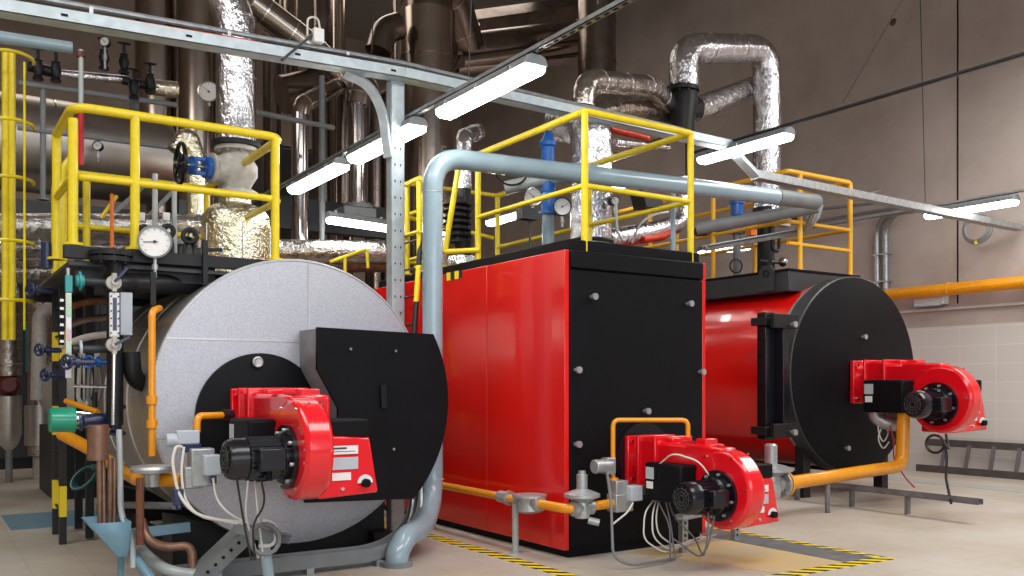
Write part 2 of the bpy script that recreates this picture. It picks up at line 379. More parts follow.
    for k in range(12):
        an = 2 * PI * k / 12; gr.bar(P(xa - 0.401, yc + 0.02 * math.sin(an), zm + 0.02 * math.cos(an)), P(xa - 0.399, yc + 0.1 * math.sin(an), zm + 0.1 * math.cos(an)), 0.006 * s, 0.004 * s)
    obj('fan_grille', gr, dark_grey, mtr)
    tb = MB().box(P(xa - 0.24, yc + 0.19, zm + 0.07), P(xa - 0.07, yc + 0.09, zm - 0.07)); obj('terminal_box', tb, black_gloss, mtr, 0.012 * s)
    obj('cable_gland', MB().cyl(P(xa - 0.17, yc + 0.14, zm - 0.07), P(xa - 0.17, yc + 0.14, zm - 0.13), 0.02 * s, n=10), black, mtr)
    # control box
    cb = MB().box(P(-0.39, e + 0.08, 0.02), P(-0.2, e - 0.36, -0.30)); cbo = obj('control_box', cb, black, t, 0.02 * s)
    obj('label', MB().box(P(-0.392, e - 0.24, -0.02), P(-0.39, e - 0.34, -0.12)), label_grey, cbo)
    obj('display', MB().box(P(-0.393, e - 0.25, -0.14), P(-0.39, e - 0.33, -0.20)), white, cbo)
    # air intake box on the far side
    yb = ext - 0.30; yf = ext + 0.05
    q = [P(xb, yf, 0.02 - 0.1), P(xb + 0.37 + aw, yf - 0.03, -0.10), P(xb + 0.42 + aw, yf, -0.47), P(xb, yf, -0.49)]
    ab = MB().prism(q, (0, 0.34 * s, 0)); abo = obj('air_intake', ab, burner_red, t, 0.015 * s)
    obj('damper_cover', MB().box(P(xb, yf - 0.02, 0.02), P(xb + 0.36 + aw, yf - 0.3, -0.10)), black, t, 0.015 * s)
    xa2 = xb + aw
    L1 = MB().box(P(xa2 + 0.09, yf + 0.006, -0.15), P(xa2 + 0.27, yf + 0.002, -0.205)); l1 = obj('rating_label', L1, white, abo)
    obj('print', MB().box(P(xa2 + 0.10, yf + 0.008, -0.16), P(xa2 + 0.19, yf + 0.006, -0.172)).box(P(xa2 + 0.10, yf + 0.008, -0.185), P(xa2 + 0.25, yf + 0.006, -0.189)), ink, l1)
    obj('rating_label', MB().box(P(xa2 + 0.09, yf + 0.006, -0.225), P(xa2 + 0.27, yf + 0.002, -0.305)), label_grey, abo, 0, 'grey rating label')
    obj('rating_label', MB().box(P(xa2 + 0.09, yf + 0.006, -0.325), P(xa2 + 0.22, yf + 0.002, -0.375)), white, abo)
    kn = MB().cyl(P(xa2 + 0.32, yf, -0.40), P(xa2 + 0.32, yf + 0.04, -0.40), 0.028 * s, n=16); obj('damper_knob', kn, black, abo)
    sc = [P(xa2 + 0.32 + 0.055 * math.cos(a), yf + 0.004, -0.40 + 0.055 * math.sin(a)) for a in [PI * k / 10 for k in range(11)]]
    obj('knob_scale', MB().prism(sc, (0, -0.004 * s, 0)), white, abo)
    obj('knob_screw', MB().cyl(P(xa2 + 0.16, yf, -0.43), P(xa2 + 0.16, yf + 0.015, -0.43), 0.012 * s, n=10), chrome, abo)
    for i, (pts, m) in enumerate(wires): obj('wire', MB().tube(fillet([P(*p) for p in pts], 0.08 * s), 0.007 * s, n=8), m, t, 0)
    return t, P

def pieces_k(name, mb, m, parent):
    "a bolt is two coaxial solids: keep the pair together"
    pc = pieces(name, mb, m, parent); 
    return pc
def bolt_knob(mb, c, d, r=0.03, l=0.06): 
    c = V(c); d = V(d).normalized(); return mb.lathe([(r * 0.55, 0), (r * 0.55, l * 0.6), (r, l * 0.6), (r, l)], c, d, n=10)

# ================================================================== BOILER 1 (left, aluminium clad)
B1 = V((2.72, 7.40, 1.365)); R1 = 1.19
t = thing('steam_boiler', 'aluminium clad cylindrical boiler at left with black door cover and round speckled end', 'boiler', (B1.x, 9.4, 0))
obj('shell', MB().lathe([(R1 - 0.02, 0.02), (R1 - 0.02, 3.0)], B1, (0, 1, 0), 72), alu, t)
sb = MB()
for y in (1.0, 2.1): sb.lathe([(R1 - 0.018, y), (R1 - 0.008, y + 0.005), (R1 - 0.008, y + 0.035), (R1 - 0.018, y + 0.04)], B1, (0, 1, 0), 72)
pieces('shell_band', sb, alu, t)
fc = obj('end_plate', MB().lathe([(R1 - 0.03, -0.004), (R1, 0.0), (R1 + 0.004, 0.012), (R1 + 0.004, 0.05), (R1 - 0.02, 0.055)], B1, (0, 1, 0), 96), face_alu, t)
sm = MB()
for dz in (0.50, -0.28): sm.box((B1.x - math.sqrt(R1 ** 2 - dz ** 2) + 0.01, B1.y - 0.009, B1.z + dz - 0.006), (B1.x + 0.4, B1.y - 0.003, B1.z + dz + 0.006))
sm.box((B1.x + 0.075, B1.y - 0.010, B1.z + 0.5), (B1.x + 0.087, B1.y - 0.003, B1.z + R1 - 0.01))
sm.box((B1.x - 0.9, B1.y - 0.009, B1.z - 0.92), (B1.x + 0.9, B1.y - 0.003, B1.z - 0.908)) if False else None
pieces('seam_strip', sm, alu, fc)
obj('seam_edge', MB().ring(B1 + V((0, -0.004, 0)), (0, 1, 0), R1 - 0.012, 0.006, 96, 6), alu, fc)
cx, cz = 2.385, 1.235
bd = obj('burner_plate', MB().lathe([(0.515, -0.035), (0.525, -0.03), (0.525, 0.0)], (cx, 7.39, cz), (0, 1, 0), 64), black, t)
eb = MB().ring(W(258, 362, 7.33), (0, 1, 0), 0.035, 0.011, 20, 8).cyl(W(258, 362, 7.33) , W(258, 362, 7.38), 0.03, n=12)
obj('sight_glass', eb, zinc, bd)
# door cover
Yd = 6.98
def dp(px, py): p = W(px, py, Yd); return (p.x, Yd, p.z)
arc = []
for k in range(25):
    a = math.radians(31 - 31 * k / 12 * 0.88) if False else None
tr = W(432, 334, Yd); a0 = math.atan2(tr.z - B1.z, tr.x - B1.x); br_ = W(398, 500, Yd)
R1d = R1 + 0.01; a1 = -math.asin((B1.z - br_.z) / R1d)
a0 = math.asin((tr.z - B1.z) / R1d)
arc = [(B1.x + R1d * math.cos(a0 + (a1 - a0) * k / 24), Yd, B1.z + R1d * math.sin(a0 + (a1 - a0) * k / 24)) for k in range(25)]
out = [dp(317, 327)] + arc + [dp(305, 503), dp(305, 490), dp(338, 470), dp(338, 408), dp(317, 369)]
cv = obj('door_cover', MB().prism(out, (0, 0.035, 0)), black, t, 0.004)
ins = [V(p) for p in out]; cc = V((3.3, Yd, 1.3)); ins = [cc + (p - cc) * 0.985 + V((0, 0.035, 0)) for p in ins]
obj('cover_casing', MB().prism(ins, (0, 0.385, 0)), mid_grey, cv)
kb = MB()
for px, py in ((350, 349), (395, 351), (393, 449), (382, 393)): kb.cyl(W(px, py, Yd), W(px, py, Yd) - V((0, 0.02, 0)), 0.012, n=10)
obj('bolt', kb, chrome, cv)
hh = MB().bar(W(382, 385, Yd) - V((0, 0.02, 0)), W(383, 408, Yd) - V((0, 0.02, 0)), 0.05, 0.02); obj('latch', hh, black_gloss, cv)
ss = MB()
for y in (7.75, 10.6): ss.prism([(B1.x - 0.95, y, 0.02), (B1.x + 0.95, y, 0.02), (B1.x + 0.95, y, 0.42), (B1.x + 0.6, y, 0.345), (B1.x, y, 0.19), (B1.x - 0.6, y, 0.345), (B1.x - 0.95, y, 0.42)], (0, 0.35, 0))
ss.box((B1.x - 0.98, 7.6, 0.02), (B1.x - 0.78, 11.2, 0.16)).box((B1.x + 0.78, 7.6, 0.02), (B1.x + 0.98, 11.2, 0.16))
obj('saddle', ss, black_iron, t)
bt, P1 = burner('red gas burner with black motor on the aluminium clad boiler at left', (2.385, 7.36, 1.235), 1.08, 1.19,
    [([(-0.55, 1.2, -0.28), (-0.5, 1.2, -0.6), (-0.42, 1.1, -0.86)], cable_black), 
     ([(-0.40, 1.2, -0.30), (-0.36, 1.2, -0.5), (-0.43, 1.15, -0.62), (-0.40, 1.1, -0.86)], cable_black), ([(-0.34, 0.8, -0.3), (-0.40, 0.9, -0.6), (-0.36, 1.05, -0.86)], cable_white),
     ([(-0.28, 0.7, -0.3), (-0.32, 0.9, -0.55), (-0.33, 1.05, -0.86)], cable_white)])

# platform on boiler 1
t = thing('service_platform', 'dark steel walkway platform on top of the aluminium clad boiler', 'platform', (2.1, 9.2, 2.56))
obj('deck', MB().box((1.02, 7.86, 2.44), (3.25, 10.6, 2.47)), dark_grey, t)
obj('edge_beam', MB().box((0.98, 7.82, 2.49), (3.27, 7.88, 2.59)), black_iron, t, 0.005)
obj('edge_beam', MB().box((0.98, 10.55, 2.36), (3.27, 10.61, 2.59)), black_iron, t, 0.005)
obj('edge_beam', MB().box((3.21, 7.88, 2.36), (3.27, 10.55, 2.60)), black_iron, t, 0.005)
lg = MB()
for y in (9.6, 10.3): lg.box((1.40, y, 0.02), (1.47, y + 0.07, 2.44))
pieces('leg', lg, black_iron, t)
hr = 3.70; y0, y1 = 7.92, 10.4
tl = [(1.06, 8.9, hr), (1.06, y0, hr), (2.75, y0, hr), (2.75, y1 - 0.0, hr)]
ml = [(1.06, 8.9, 3.15), (1.06, y0, 3.15), (2.75, y0, 3.15), (2.75, y1, 3.15)]
railing('yellow tubular guard rail around the platform above the aluminium clad boiler', [tl, ml, [(1.4, y1, hr), (2.75, y1, hr)], [(1.4, y1, 3.15), (2.75, y1, 3.15)], [(1.4, y1, 2.75), (2.75, y1, 2.75)]],
        [(V((1.06, y0, 2.6)), V((1.06, y0, hr - 0.1))), (V((1.52, y0, 2.6)), V((1.52, y0, hr))), (V((2.69, y0, 2.6)), V((2.69, y0, hr - 0.02))),
         (V((1.06, 8.9, 2.6)), V((1.06, 8.9, hr))), (V((1.52, y1, 2.6)), V((1.52, y1, hr))), (V((2.75, y1, 2.6)), V((2.75, y1, hr)))], r=0.038, bend=0.16)
# access ladder: black and yellow stiles
t = thing('platform_ladder', 'black and yellow banded ladder standing at the left of the first boiler', 'ladder', (1.19, 9.7, 0))
for (a, top) in ((WF(62.7, 544), 3.7), (WF(55.6, 534), 3.7)):
    obj('stile', MB().bar(a, (a.x, a.y, 2.5), 0.06, 0.08), post_bands, t)
    obj('stile_extension', MB().tube([(a.x, a.y, 2.5), (a.x, a.y, top - 0.15), (a.x + 0.12, a.y, top)], 0.04, 0.1), yellow, t)
rg = [(WF(62.7, 544), WF(55.6, 534))]
for k in range(8):
    z = 0.3 + k * 0.28; a, b = rg[0]; obj('rung', MB().cyl((a.x, a.y, z), (b.x, b.y, z), 0.012, n=8), black_iron, t)

# steam dome + valve + riser
dc = W(236, 300, 9.2); dx, dy = dc.x, 9.2
t = thing('steam_dome', 'yellowish foil wrapped steam dome on top of the aluminium clad boiler', 'steam dome', (dx, dy, 2.47))
obj('insulated_body', MB().lathe([(0.33, 2.40), (0.335, 2.5), (0.34, 3.05), (0.32, 3.2), (0.25, 3.28), (0.15, 3.32), (0.14, 3.40)], (dx, dy, 0), (0, 0, 1), 40), foil_warm, t)
vs = MB()
for k in range(5):
    a = math.radians(200 + 32 * k); vs.cyl((dx + 0.342 * math.cos(a), dy + 0.342 * math.sin(a), 2.5), (dx + 0.342 * math.cos(a), dy + 0.342 * math.sin(a), 3.08), 0.006, n=6)
pieces('wrap_seam', vs, foil, t)
t = thing('gate_valve', 'pale cast valve with blue bonnet and black handwheel above the foil dome', 'valve', (dx, dy, 3.4))
vb = MB().lathe([(0.13, 3.42), (0.15, 3.5), (0.21, 3.6), (0.21, 3.7), (0.15, 3.8), (0.14, 3.84)], (dx, dy, 0), (0, 0, 1), 32)
vb.lathe([(0.16, 0.1), (0.13, 0.22), (0.15, 0.24), (0.15, 0.27)], (dx, dy, 3.64), (-1, -0.15, 0), 24)
obj('body', vb, white_iron, t)
f1 = MB(); flange(f1, (dx, dy, 3.42), (0, 0, 1), 0.21, 0.04); obj('flange', f1, white_iron, t)
f1 = MB(); flange(f1, (dx, dy, 3.86), (0, 0, 1), 0.21, 0.04); obj('flange', f1, white_iron, t)
f1 = MB(); f1.cyl((dx, dy, 3.885), (dx, dy, 3.93), 0.245, n=30); obj('gasket', f1, black_iron, t)
obj('bonnet', MB().cyl((dx - 0.27, dy - 0.04, 3.64), (dx - 0.32, dy - 0.048, 3.64), 0.11, n=16).cbox((dx - 0.38, dy - 0.055, 3.71), (0.12, 0.05, 0.03)).cbox((dx - 0.38, dy - 0.055, 3.57), (0.12, 0.05, 0.03)).cyl((dx - 0.43, dy - 0.062, 3.64), (dx - 0.46, dy - 0.07, 3.64), 0.09, n=16), blue, t)
obj('stem', MB().cyl((dx - 0.3, dy - 0.05, 3.64), (dx - 0.62, dy - 0.09, 3.64), 0.018, n=10), chrome, t)
wheel('handwheel', t, (dx - 0.56, dy - 0.08, 3.64), (-1, -0.02, 0), 0.19, black_gloss)
rz = [(dx, dy, 3.93), (dx, dy, 5.30), (dx - 0.55, dy + 0.2, 5.9), (dx - 2.6, dy + 0.9, 6.0)]
pipe('steam_pipe', 'tall crinkled foil steam pipe rising above the pale cast valve', 'pipe', rz, 0.195, foil, 0.3, 32, [(V((dx, dy, 5.18)), (0, 0, 1)), (V((dx, dy, 4.6)), (0, 0, 1)), (V((dx, dy, 4.0)), (0, 0, 1))], foil)

# ================================================================== BOILER 2 (red box)
bx0, bx1, by0, by1, bz = 4.70, 6.39, 6.33, 10.4, 2.67
t = thing('hot_water_boiler', 'tall box shaped boiler in the middle with red sides and black front', 'boiler', (5.565, 8.3, 0))
obj('casing', MB().box((bx0 + 0.05, by0 + 0.02, 0.0), (bx1 - 0.05, by1, bz - 0.02)), black, t, 0.01)
for a, b in ((by0, 7.60), (7.61, 9.0), (9.01, by1)):
    obj('side_panel', MB().box((bx0, a, 0.07), (bx0 + 0.05, b, bz)), red, t, 0.006, 'red side panel')
obj('side_panel', MB().box((bx1 - 0.045, by0, 0.07), (bx1, by1, bz)), red, t, 0.006, 'red side panel')
fp = obj('front_panel', MB().box((bx0 + 0.055, by0 - 0.01, 0.09), (bx1 - 0.05, by0 + 0.025, 2.50)), black, t, 0.008)
obj('front_cap', MB().box((bx0 + 0.055, by0 - 0.025, 2.515), (bx1 - 0.05, by0 + 0.02, bz)), black, t, 0.01)
obj('top_plinth', MB().box((bx0 + 0.10, by0 + 0.06, bz - 0.02), (bx1 - 0.02, by1 - 0.1, bz + 0.11)), black, t, 0.01)
kb = MB()
for px, py in ((591, 297), (575, 370), (687, 304), (699, 372), (644, 411), (575, 444)):
    bolt_knob(kb, W(px, py, by0 - 0.01), (0, -1, 0), 0.03, 0.07)
pieces_k('door_bolt', kb, zinc, fp)
tg = MB().prism([WX(445, 281, bx0 - 0.004), WX(462, 278, bx0 - 0.004), WX(462, 270, bx0 - 0.004), WX(446, 273, bx0 - 0.004)], (0.004, 0, 0)); obj('hazard_sticker', tg, tape, t)
obj('burner_plate', MB().cyl((5.565, by0 - 0.01, 0.83), (5.565, by0 - 0.05, 0.83), 0.33, n=40), black_gloss, t)
b2, P2 = burner('red gas burner with black motor on the black front of the box boiler', (5.565, 6.28, 0.83), 0.99, 1.13,
    [([(-0.2, 0.4, -0.28), (-0.44, 0.5, -0.40), (-0.5, 0.55, -0.62), (-0.3, 0.6, -0.75), (-0.1, 0.6, -0.70), (0.2, 0.7, -0.62)], cable_white),
     ([(-0.25, 0.45, -0.28), (-0.4, 0.55, -0.42), (-0.44, 0.6, -0.60), (-0.28, 0.62, -0.72), (0.0, 0.6, -0.66)], cable_white),
     ([(-0.27, 0.5, -0.28), (-0.36, 0.55, -0.45), (-0.38, 0.6, -0.58), (-0.2, 0.62, -0.70), (0.1, 0.62, -0.64)], cable_white),
     ([(-0.3, 0.6, -0.28), (-0.28, 0.65, -0.5), (-0.24, 0.66, -0.8)], cable_grey), ([(-0.35, 0.55, -0.28), (-0.3, 0.66, -0.5), (-0.26, 0.62, -0.8)], cable_grey),
     ([(-0.38, 1.18, -0.30), (-0.38, 1.18, -0.5), (-0.3, 1.05, -0.72), (-0.15, 0.8, -0.6), (-0.2, 0.6, -0.45), (-0.22, 0.55, -0.3)], cable_grey),
     ([(-0.28, 1.18, -0.25), (-0.3, 1.1, -0.62), (-0.2, 0.9, -0.75), (-0.25, 0.65, -0.62)], cable_grey),
     ([(-0.36, 0.55, -0.02), (-0.4, 0.8, 0.12), (-0.3, 1.0, 0.06), (-0.24, 1.05, -0.05)], cable_white)], aw=0.07)

# guard rail on top of the box boiler
ht, hm = 3.93, 3.27; Yr = 6.42; xl, xr = 4.99, 6.28
t = railing('yellow angular guard rail on top of the red and black box boiler',
    [[(xl, 8.25, ht), (xl, Yr, ht), (xr, Yr, ht), (xr, 9.9, ht)], [(xl, 8.25, hm), (xl, Yr, hm), (xr, Yr, hm), (xr, 9.9, hm)], [(xl, 9.2, 3.55), (xl, 10.0, 3.55), (xr, 10.0, 3.4)], [(xl, 9.2, 3.0), (xl, 10.0, 3.0), (xr, 10.0, 2.95)], [(xl, 9.9, ht), (xr, 9.9, ht)]],
    [(V((xl, Yr, 2.62)), V((xl, Yr, ht))), (V((xr, Yr, 2.62)), V((xr, Yr, ht))), (V((xl, 8.25, 2.78)), V((xl, 8.25, ht))), (V((xr, 8.0, 2.78)), V((xr, 8.0, ht))), (V((xr, 9.9, 2.78)), V((xr, 9.9, ht))), (V((xl, 9.9, 2.78)), V((xl, 9.9, ht)))], r=0.032, bend=0.03)
# ladder to that platform
t = thing('platform_ladder', 'yellow and black ladder leaning between the pale blue pipe and box boiler', 'ladder', (4.5, 8.9, 0))
la = WX(460, 158, 4.85); lb_ = WX(445, 252, 4.72)
obj('stile', MB().cyl(la, lb_, 0.03, n=12), yellow, t)
obj('sill_bar', MB().cyl(lb_, WX(480, 250, 4.99), 0.03, n=12), yellow, t)
a = WX(424, 190, 4.72); b = WX(414, 332, 4.50); c = b + (b - a) * 0.75
obj('stile', MB().cyl(a, b + (b - a) * 0.65, 0.03, n=12), ladder_bands, t)
for k in range(7):
    p = a + (b - a) * (0.35 + 0.2 * k); obj('rung', MB().cyl(p, p + V((0, 0.5, 0.0)), 0.012, n=8), black_iron, t)
obj('stile', MB().cyl(a + V((0, 0.5, 0)), b + (b - a) * 0.65 + V((0, 0.5, 0)), 0.03, n=12), ladder_bands, t)
railing('short yellow guard rail behind the galvanised post and pale blue pipe',
    [[WX(404, 185, 4.7), WX(420, 178, 4.6)], [WX(404, 236, 4.7), WX(420, 231, 4.6)]],
    [(WX(407, 275, 4.72), WX(407, 184, 4.72)), (WX(419, 268, 4.62), WX(419, 178, 4.62))], bend=0)

# ================================================================== BOILER 3 (red cylinder, black front)
B3 = V((10.80, 7.86, 1.64)); R3 = 1.345
t = thing('cylindrical_boiler', 'red cylindrical boiler at right with black round front door', 'boiler', (B3.x, 10, 0))
obj('shell', MB().lathe([(R3 - 0.06, 0.30), (R3 - 0.06, 4.4)], B3, (0, 1, 0), 80), red, t)
obj('shell_trim', MB().lathe([(R3 - 0.05, 0.24), (R3 - 0.02, 0.25), (R3 - 0.02, 0.29), (R3 - 0.05, 0.30)], B3, (0, 1, 0), 80), galv, t)
dr = obj('front_door', MB().lathe([(R3 - 0.02, 0.0), (R3, 0.015), (R3, 0.22), (R3 - 0.02, 0.235)], B3, (0, 1, 0), 96), dark_grey, t)
obj('door_face', MB().lathe([(R3 - 0.03, -0.012), (R3 - 0.014, -0.004), (R3 - 0.014, 0.0)], B3, (0, 1, 0), 96), black, dr)
kb = MB()
for px, py in ((862, 337), (845, 448), (905, 420)): bolt_knob(kb, W(px, py, B3.y - 0.012), (0, -1, 0), 0.035, 0.07)
pieces_k('door_bolt', kb, zinc, dr)
hx = W(773, 380, 7.92).x; zt = W(773, 312, 7.92).z; zb = W(773, 440, 7.92).z
hg = obj('hinge_column', MB().box((hx - 0.10, 7.95, zb), (hx + 0.08, 8.10, zt)).box((hx + 0.08, 7.82, zb + 0.05), (hx + 0.20, 7.97, zt - 0.03)), black_gloss, t, 0.012)
hb = MB()
for z in (zt - 0.12, zb + 0.12): hb.box((hx - 0.12, 7.80, z - 0.09), (hx + 0.35, 7.86, z + 0.09)).box((hx - 0.16, 7.9, z - 0.05), (hx + 0.1, 8.15, z + 0.05))
pieces('hinge_arm', hb, black_iron, hg, 0.006)
kb = MB()
for z in (zt - 0.16, zb + 0.10): bolt_knob(kb, (hx + 0.2, 7.80, z), (0, -1, 0), 0.04, 0.08)
pieces('hinge_bolt', kb, zinc, hg)
fe = MB()
for x in (9.95, 11.65):
    for y in (8.0, 11.4): fe.box((x - 0.07, y, 0.0), (x + 0.07, y + 0.14, 0.75))
fe.box((9.85, 8.2, 0.2), (9.98, 12.0, 0.34)).box((11.62, 8.2, 0.2), (11.75, 12.0, 0.34))
pieces('support_leg', fe, black_iron, t)
lgp = WX(766, 275, 9.9); lug = [lgp + V((0, -0.13, -0.22)), lgp + V((0, 0.13, -0.22)), lgp + V((0, 0.13, 0.05)), lgp + V((0, 0.07, 0.13)), lgp + V((0, -0.07, 0.13)), lgp + V((0, -0.13, 0.05))]
lo = obj('lifting_lug', MB().prism(lug, (0.04, 0, 0)), dark_grey, t); obj('eye', MB().ring(lgp - V((0.005, 0, -0.02)), (1, 0, 0), 0.045, 0.014, 20, 8), black_iron, lo)
b3, P3 = burner('red gas burner with black motor on the round black boiler door at right', (10.95, 7.84, 1.54), 1.32, 0.95,
    [([(-0.28, 0.35, -0.3), (-0.28, 0.36, -0.5), (-0.2, 0.36, -0.62), (-0.1, 0.36, -0.50), (-0.2, 0.36, -0.42), (-0.3, 0.36, -0.56), (-0.2, 0.36, -0.68), (-0.12, 0.37, -0.6)], cable_white),
     ([(-0.24, 0.42, -0.3), (-0.22, 0.5, -0.6), (-0.25, 0.5, -0.75), (-0.18, 0.6, -0.95), (-0.2, 0.7, -1.02)], cable_red),
     ([(-0.1, 0.5, -0.45), (0.05, 0.4, -0.42), (0.0, 0.4, -0.6), (-0.2, 0.45, -0.55)], cable_black)], aw=0.16)
# wire dropping from motor 3 with a loop
kA = WX(946, 434, 10.5); pts = [kA, WX(949, 450, 10.4)]
cn = WX(935, 444, 10.4)
for k in range(13):
    a = 0.2 + 2 * PI * k / 12; pts.append(cn + V((0, -0.12 * math.cos(a), 0.11 * math.sin(a))))
pts += [WX(947, 455, 10.4), WX(946, 478, 10.3), WF(951, 503, 0.21)]
cable('black cable with a loop hanging from the right burner down to the tray', [V(p) for p in pts], 0.016, cable_black, 0.05)

# platform on boiler 3
t = thing('service_platform', 'dark grey walkway platform on top of the red cylindrical boiler', 'platform', (10.7, 9.5, 2.9))
obj('deck', MB().box((9.95, 8.3, 2.78), (11.45, 12.2, 3.06)), dark_grey, t, 0.01)
obj('deck_plate', MB().box((9.93, 8.28, 3.06), (11.47, 12.2, 3.085)), black, t)
hz = 4.44
railing('orange yellow guard rail on the platform above the red cylindrical boiler',
    [[(10.05, 12.0, hz), (10.05, 8.4, hz), (11.4, 8.4, hz), (11.4, 12.0, hz)], [(10.05, 12.0, 3.75), (10.05, 8.4, 3.75), (11.4, 8.4, 3.75), (11.4, 12.0, 3.75)], [(10.05, 8.4, 3.45), (11.4, 8.4, 3.45)]],
    [(V((x, y, 3.08)), V((x, y, hz))) for x, y in ((10.3, 8.4), (11.4, 8.4), (10.05, 9.8), (10.05, 11.2), (11.4, 10.2), (11.4, 12.0))], m=mat('amber_rail_paint', (0.80, 0.42, 0.02), 0.4), r=0.036, bend=0.05)

# ================================================================== pale blue pipe loop
rx = V((4.07, 7.55, 0)); hb_, hr_ = 3.64, 3.80
end = W(776, 197, 7.55)
bs = WF(397, 566); 
pts = [V((bs.x, bs.y, 0.0)), V((bs.x, bs.y, 0.10)), V((bs.x + 0.33, bs.y + 0.24, 0.26)), V((rx.x, rx.y, 0.42)), V((rx.x, rx.y, hb_)), end]
t = thing('overhead_pipe', 'pale blue painted pipe rising beside the left boiler and crossing the box boiler', 'pipe', pts[0])
obj('riser', MB().tube(fillet([pts[0], pts[1], V((bs.x + 0.12, bs.y + 0.09, 0.22)), V((bs.x + 0.42, bs.y + 0.32, 0.24)), V((rx.x, rx.y, 0.45)), V((rx.x, rx.y, 1.2))], 0.3), 0.097, n=28), blue_grey, t)
obj('pipe_run', MB().tube(fillet([V((rx.x, rx.y, 1.2)), pts[4], end], 0.32, 12), 0.095, n=28), blue_grey, t)
obj('base_flange', MB().cyl((bs.x, bs.y, 0), (bs.x, bs.y, 0.04), 0.13, n=28), mid_grey, t)
obj('weld_seam', MB().ring((rx.x, rx.y, 0.62), (0, 0, 1), 0.1, 0.008, 28), pale_grey, t)
obj('weld_seam', MB().ring((rx.x, rx.y, 3.30), (0, 0, 1), 0.093, 0.006, 28), pale_grey, t)
e2 = W(820, 206, 7.7); 
pipe('return_pipe', 'grey pipe doubling back below the pale blue overhead pipe at right', 'pipe', [end + V((0.01, 0.0, 0)), W(816, 202, 7.62)], 0.098, mid_grey, 0, 24)
pipe('return_pipe', 'grey pipe running back from the elbow toward the box boiler top', 'pipe', [W(818, 207, 8.0), W(697, 229, 9.3)], 0.085, mid_grey, 0, 24)
pipe('capped_pipe', 'short pale green grey capped pipe stub beneath the blue overhead pipe', 'pipe', [W(505, 188, 8.6), W(560, 176, 8.2), W(600, 170, 7.75)], 0.075, pale_grey, 0.1, 20)

# ================================================================== cable trays, post
def tray(label, a, b, w=0.12, h=0.09, m=galv_tray, holes=True, name='cable_tray'):
    a = V(a); b = V(b); d = (b - a).normalized(); t = thing(name, label, 'cable tray', a)
    sd = V((0, 0, 1)).cross(d).normalized(); up = d.cross(sd)
    if up.z < 0: up = -up
    obj('base', MB().bar(a, b, h * 0.1, w) if False else MB().prism([a - sd * w / 2, a + sd * w / 2, a + sd * w / 2 + up * 0.008, a - sd * w / 2 + up * 0.008], b - a), m, t)
    for s in (-1, 1):
        o = a + sd * s * w / 2; q = MB().prism([o, o - sd * s * 0.006, o - sd * s * 0.006 + up * h, o + up * h], b - a); obj('side_wall', q, m, t)
    return t, sd, up
ta, tm_, tb_ = W(-40, 8, 8.0), W(402, 80, 8.0), W(730, 150, 8.0)
t, sd, up = tray('long galvanised cable tray crossing the hall overhead from upper left', ta, tm_, 0.16, 0.10)
t1_ = t
t, sd, up = tray('galvanised cable tray continuing right from the perforated post', tm_, tb_, 0.16, 0.10); t = t1_
d = (tm_ - ta).normalized()
for k in range(4):
    p = ta + d * (0.7 + k * 0.95) - sd * 0 ; 
    fr = -1 if sd.y > 0 else 1
    obj('slot', MB().cbox(p + V((0, -0.083, 0.05)), (0.05, 0.006, 0.018)), black, t)
obj('conduit', MB().tube([ta + V((0, 0.0, 0.18)), tm_ + V((0, 0, 0.165)), tb_ + V((-0.8, 0.0, 0.13))], 0.024, n=10), galv, t)
for k in range(3): obj('conduit_clip', MB().bar(ta + d * (0.9 + k * 1.1) + V((0, -0.03, 0.08)), ta + d * (0.9 + k * 1.1) + V((0, -0.03, 0.17)), 0.03, 0.02), galv, t)
obj('red_cable', MB().tube([ta + V((0, -0.05, 0.09)), ta + d * 2.0 + V((0, -0.06, 0.105)), ta + d * 3.4 + V((0, -0.05, 0.10))], 0.012, n=8), cable_red, t)
obj('black_cable', MB().tube([ta + d * 2.2 + V((0, -0.06, 0.10)), ta + d * 3.0 + V((0, -0.06, 0.12)), ta + d * 3.8 + V((0, -0.06, 0.10))], 0.012, n=8), cable_black, t)
pb = WF(397, 539)
px_, py_ = pb.x, 8.08
t = thing('support_post', 'perforated galvanised post standing between aluminium boiler and blue pipe', 'post', (px_, py_, 0))
obj('web', MB().box((px_ - 0.07, py_ - 0.05, 0), (px_ + 0.07, py_ - 0.042, 4.45)), galv_tray, t)
obj('flange', MB().box((px_ + 0.065, py_ - 0.05, 0), (px_ + 0.073, py_ + 0.05, 4.45)), galv_tray, t)
obj('flange', MB().box((px_ - 0.073, py_ - 0.05, 0), (px_ - 0.065, py_ + 0.05, 4.45)), galv_tray, t)
sl = MB()
for z in [2.2 + 0.16 * k for k in range(12)]:
    for x in (-0.03, 0.03): sl.cbox((px_ + x, py_ - 0.052, z), (0.010, 0.004, 0.022))
o = obj('perforation', sl, black, t); o['kind'] = 'stuff'
obj('foot_plate', MB().box((px_ - 0.12, py_ - 0.1, 0), (px_ + 0.12, py_ + 0.1, 0.012)), galv, t)
cv_ = fillet([W(378, 75, 7.98), W(386, 82, 7.98), W(392, 100, 7.98), W(394, 118, 7.98)], 0.2)
obj('curved_bracket', MB().tube([V((px_ - 0.55, py_ - 0.03, 4.44)), V((px_ - 0.30, py_ - 0.03, 4.38)), V((px_ - 0.15, py_ - 0.03, 4.15)), V((px_ - 0.09, py_ - 0.03, 3.7))], 0.055, 0.2, n=4), galv_tray, t)
